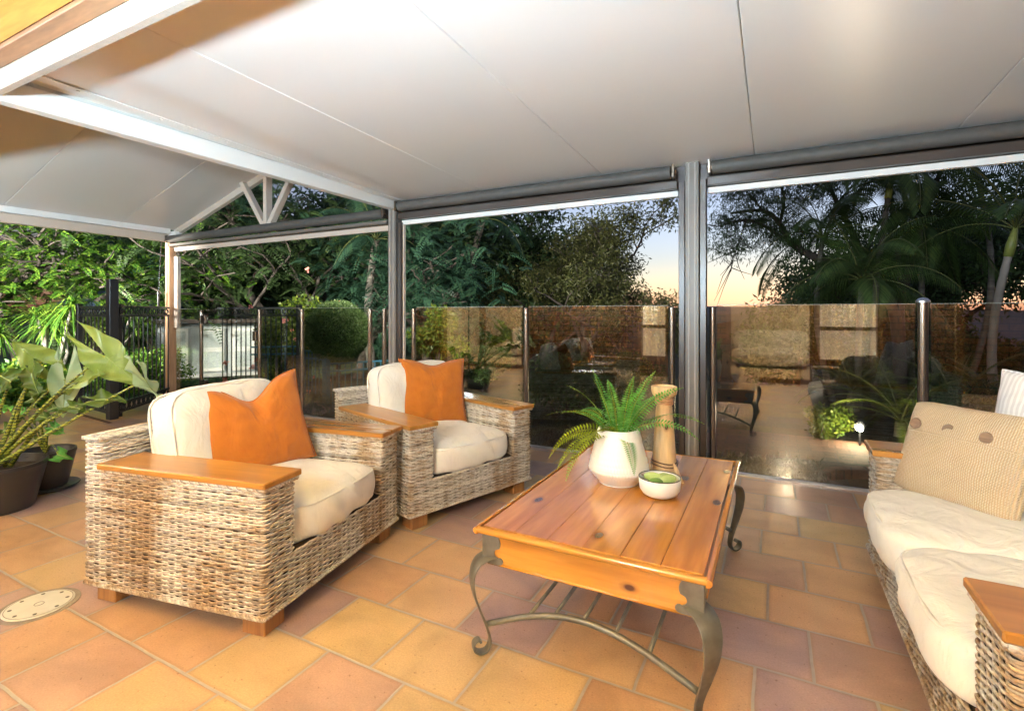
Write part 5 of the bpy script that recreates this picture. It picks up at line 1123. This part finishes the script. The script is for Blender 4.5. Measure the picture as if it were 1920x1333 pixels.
# large overhanging tree on the right: a limb reaching left across the sky
rs = np.random.default_rng(12); t = thing('overhanging_tree', 'tree reaching a dark leafy limb left across the dusk sky', 'tree', at(1690, 9.2, z=-.6)); mb = MB()
def bez(pts, n=30): return spline([tuple(p_) for p_ in pts], n)
limbs = [([at(1690, 9.2, z=-.6), at(1680, 9.2, 600), at(1640, 9.2, 530), at(1560, 9.1, 495), at(1490, 9.0, 462), at(1462, 9.0, 420), at(1430, 9.0, 395), at(1370, 9.0, 400)], .11, .02),
         ([at(1490, 9.0, 462), at(1440, 9.0, 428), at(1400, 8.9, 412), at(1345, 8.8, 425)], .035, .01), ([at(1462, 9.0, 420), at(1470, 9.0, 370), at(1450, 8.9, 330), at(1400, 8.8, 300)], .03, .01), ([at(1640, 9.2, 530), at(1600, 9.3, 440), at(1560, 9.3, 360), at(1540, 9.3, 290)], .07, .02),
         ([at(1560, 9.3, 360), at(1500, 9.2, 330), at(1440, 9.1, 290)], .03, .01), ([at(1680, 9.2, 600), at(1720, 9.4, 450), at(1760, 9.4, 330), at(1800, 9.4, 250)], .08, .02), ([at(1430, 9, 395), at(1390, 9, 350), at(1350, 9, 330)], .02, .008), ([at(1400, 8.9, 412), at(1380, 8.9, 470), at(1370, 8.9, 510)], .012, .004)]
cs = []
for pts, ra, rb in limbs:
    P = bez(pts); mb.tube(P, np.linspace(ra, rb, len(P)), 7); cs += [p_+rs.normal(0, .12, 3) for p_ in P[8 if ra > .06 else 4:]]
    for k in range(16):
        p0 = P[rs.integers(8, len(P))]; d = unit(rs.normal(size=3)*np.array((1, .7, .6))); L_ = rs.uniform(.25, .65); e = p0+d*L_+np.array((0, 0, -.12)); mb.tube([p0, (p0+e)/2+rs.normal(0, .03, 3), e], [.009, .006, .003], 4); cs += [e, (p0+e)/2]
cs = np.array(cs); cs = cs[cs[:, 2] > 2.28]
mb.build('trunk', m_bark, t, world=True, smooth=True); n = 25000; k = rs.integers(0, len(cs), n); d = unit(rs.normal(size=(n, 3))); P = cs[k]+d*rs.uniform(0, .30, (n, 1)); quads_obj('crown', leafquads(P, unit(rs.normal(size=(n, 3))*.6+np.array((0, 0, -.8))), .085, .014, rs), lf_dark, t)
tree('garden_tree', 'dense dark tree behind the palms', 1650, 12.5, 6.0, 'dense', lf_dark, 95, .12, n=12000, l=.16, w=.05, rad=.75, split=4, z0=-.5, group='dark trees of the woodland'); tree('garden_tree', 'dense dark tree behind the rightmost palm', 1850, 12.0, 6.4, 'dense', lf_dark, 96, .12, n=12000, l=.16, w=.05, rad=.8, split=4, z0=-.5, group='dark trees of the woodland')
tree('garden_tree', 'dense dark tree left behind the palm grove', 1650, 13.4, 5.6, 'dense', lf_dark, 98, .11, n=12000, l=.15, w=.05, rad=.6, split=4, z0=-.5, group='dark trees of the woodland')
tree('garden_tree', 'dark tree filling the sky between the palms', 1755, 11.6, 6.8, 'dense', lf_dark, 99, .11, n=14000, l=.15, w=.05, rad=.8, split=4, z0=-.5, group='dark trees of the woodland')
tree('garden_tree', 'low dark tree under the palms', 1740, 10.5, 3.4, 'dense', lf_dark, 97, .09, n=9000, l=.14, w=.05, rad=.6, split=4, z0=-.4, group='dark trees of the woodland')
pl = [('slender palm whose fronds droop over the sunset gap', 1565, 8.6, 2.9, 1.6, 15), ('palm with broad hanging fronds in the middle of the grove', 1640, 8.0, 3.4, 1.8, 16), ('palm behind the shiny capped post', 1725, 8.4, 3.0, 1.7, 15), ('tall palm second from the right', 1800, 8.8, 3.9, 1.9, 15), ('leaning palm right of the capped post', 1690, 9.4, 4.1, 1.8, 15), ('short palm low between the taller palms', 1610, 7.6, 2.1, 1.4, 14)]
for i, (lb, px, d, h, L_, nf) in enumerate(pl): palm(lb, px, d, h, L_, nf, 100+i, lean=((-.06, .05, 0, .06, -.05, .02)[i], 0), r=.04, shaft=i in (1, 3))
for i, (px, d) in enumerate(((1650, 10.0), (1740, 9.8), (1830, 9.6), (1915, 9.4))):
    bush('hedge_bush', ('dark hedge bush in the middle under the palm grove', 'dark hedge bush behind the shiny capped post', 'dark hedge bush left of the ringed palm trunk', 'dark hedge bush behind the ringed palm trunk')[i], px, d, .95, .15+.12*(i % 2), 5200, .11, .04, lf_dark, 170+i, group='hedge bushes under the palms')
palm('ringed palm with yellow green crownshaft at right edge', 1868, 6.7, 2.15, 1.7, 12, 120, lean=(.055, 0), r=.045, el=(.35, 1.4), droop=1.5, wid=.34, hang=.35, z0=-.2, trunkm=m_barkpale)
palm('palm standing among the trees above the gable truss', 417, 13.0, 5.2, 1.8, 12, 121, r=.09, group=None, lm=lf_blue, z0=-.6); palm('palm with stiff fronds right of the slim grey post', 905, 13.5, 4.3, 2.1, 13, 122, r=.09, group=None, lm=lf_blue, z0=-.6, shaft=False); palm('palm with drooping fronds left of the slim grey post', 705, 11.0, 3.4, 1.6, 12, 123, r=.08, group=None, lm=lf_blue, z0=-.6, shaft=False)
for i, (lb, px, d, L_) in enumerate((('low cycad palm beside the garden spotlight', 1690, 5.7, .95), ('low palm right of the shiny capped post', 1790, 6.2, 1.0), ('low palm behind the striped pillow', 1880, 6.0, 1.0), ('low palm left of the garden spotlight', 1600, 7.2, .8))):
    palm(lb, px, d, .18+.1*i % .2, L_, 15, 130+i, z0=-.2, shaft=False, r=.06, wid=.17, droop=1.3, el=(.15, 1.25), name='low_palm', group='low palms in the garden bed', lm=(lf_yel if i == 0 else lf_palm), hang=.1, K=44)
bush('fern_clump', 'feathery green clump behind the straw pillow', 1800, 5.4, .42, .05, 4200, .09, .016, lf_blue, 140, cat='plant'); bush('fern_clump', 'feathery green clump at the right edge below the palms', 1890, 5.2, .45, .15, 4200, .09, .016, lf_blue, 141, cat='plant')
bush('garden_shrub', 'small leafy shrub beside the brick path and spotlight', 1545, 5.7, .28, -.02, 1500, .05, .03, lf_yel, 142)
for i, (px, d, r_) in enumerate(((905, 9.5, .55), (1060, 7.2, .7), (1165, 7.0, .6), (860, 5.6, .30))):
    bush('dark_shrub', ('dark shrub behind the orange pillow of far armchair', 'dark twiggy shrub behind the fern', 'dark twiggy shrub left of the ribbed post', 'flowering shrub beside the far armchair', 'dark shrub below the sunset gap', 'dark shrub right behind the ribbed post')[i], px, d, r_, .25 if i != 3 else .0, 5600 if i != 3 else 3000, .06, .025, lf_dark if i != 3 else lf_yel, 150+i, group='dark shrubs outside the glass' if i != 3 else None)
# ground cover along the glass
rs = np.random.default_rng(9); Q = []
for (x0, x1, y0, y1, n, lm) in ((-2.6, -.7, 4.25, 4.95, 12000, 0), (-.5, .35, 4.22, 4.7, 5000, 0)):
    P = np.stack([rs.uniform(x0, x1, n), rs.uniform(y0, y1, n), rs.uniform(-.2, -.02, n)+.06*np.sin(rs.uniform(0, 6, n))], 1); Q.append(leafquads(P, unit(rs.normal(size=(n, 3))+np.array((0, 0, 1.2))), .055, .010, rs))
tag(quads_obj('ground_cover', np.concatenate(Q), lf_silver), 'low silvery ground cover growing right outside the glass', 'ground cover', kind='stuff')
# grass strip and low leaf litter plants
P = np.stack([rs.uniform(-11.5, -8.0, 16000), rs.uniform(3.2, 8.5, 16000), np.full(16000, -.10)], 1); tag(quads_obj('grass', leafquads(P, unit(rs.normal(size=(16000, 3))*.45+np.array((0, 0, 1.))), .06, .010, rs), lf_blue), 'short lawn grass beyond the black fence', 'grass', kind='stuff')
# far wood: one mass
n = 46000; px_ = rs.uniform(240, 1130, n); d_ = rs.uniform(24, 30, n); hh = 5.6+1.6*np.sin(px_/61)+1.0*np.sin(px_/23+1)-np.clip((px_-900)/260, 0, 1)*3.2; z_ = rs.uniform(-2, 1, n)*0+rs.uniform(0, 1, n)*(hh+2)-2
t_ = (px_-960)/FOC; P = np.stack([d_*(-SN+t_*CS), d_*(CS+t_*SN), z_], 1); Q = leafquads(P, unit(rs.normal(size=(n, 3))+np.array((0, 0, -.3))), .62, .30, rs)
tag(quads_obj('far_woodland', Q, lf_dark), 'dark far-off wood closing the view behind the garden trees', 'woodland', kind='stuff')
# garden spotlight, lit
gl = thing('garden_spotlight', 'small glowing spotlight in the garden bed behind the sofa arm', 'garden light', at(1612, 5.35, z=-.14)); c = at(1612, 5.35, z=-.14)
q = MB(); q.tube([(c.x, c.y, -.2), (c.x, c.y, .02)], .010, 8); q.build('stake', m_blacksteel, gl, world=True); q = MB(); q.ball((c.x, c.y, -.045+.03), .034, 14, 10); q.build('lamp', emit('lit_lamp_lens', (1, .86, .6), 25), gl, world=True, smooth=True)
q = MB(); q.tube([(c.x+.01, c.y+.05, .0), (c.x+.03, c.y+.14, .03)], [.045, .03], 12); q.build('housing', m_blacksteel, gl, world=True, smooth=True)
ld = bpy.data.lights.new('garden_lamp', 'POINT'); lo = bpy.data.objects.new('garden_lamp', ld); C.objects.link(lo); lo.parent = gl; lo.location = (-.02, -.06, .14); ld.energy = 2.2; ld.color = (1, .86, .6); ld.shadow_soft_size = .04

# dark planting added behind the camera to darken reflections in the left glass panels
for i, (x, y) in enumerate(((-10.5, -2.5), (-12.2, -3.2), (-14.2, -3.4), (-16.5, -3.2))):
    dd = Vector((x, y)); dist = -dd.x*SN+dd.y*CS; 
    rs = np.random.default_rng(200+i); t = thing('added_tall_hedge', ('added tall dark hedge beside the brick house corner', 'added tall dark hedge second from the brick house', 'added tall dark hedge third from the brick house', 'added tall dark hedge furthest from the brick house')[i], 'hedge', (x, y, -.2), group='added tall hedges beside the house')
    c5 = np.array((x, y, 1.0))+unit(rs.normal(size=(16, 3)))*np.array((.8, .5, 1.1)); quads_obj('foliage', cloud(c5, .6, 4200, .16, .08, rs), lf_dark, t); mb = MB()
    for k in range(4): mb.tube([(x+.3*k-.45, y, -.2), (x+.3*k-.45, y+.05, .8), (x+.35*k-.5, y, 1.6)], [.03, .02, .01], 5)
    mb.build('stems', m_bark, t, world=True)
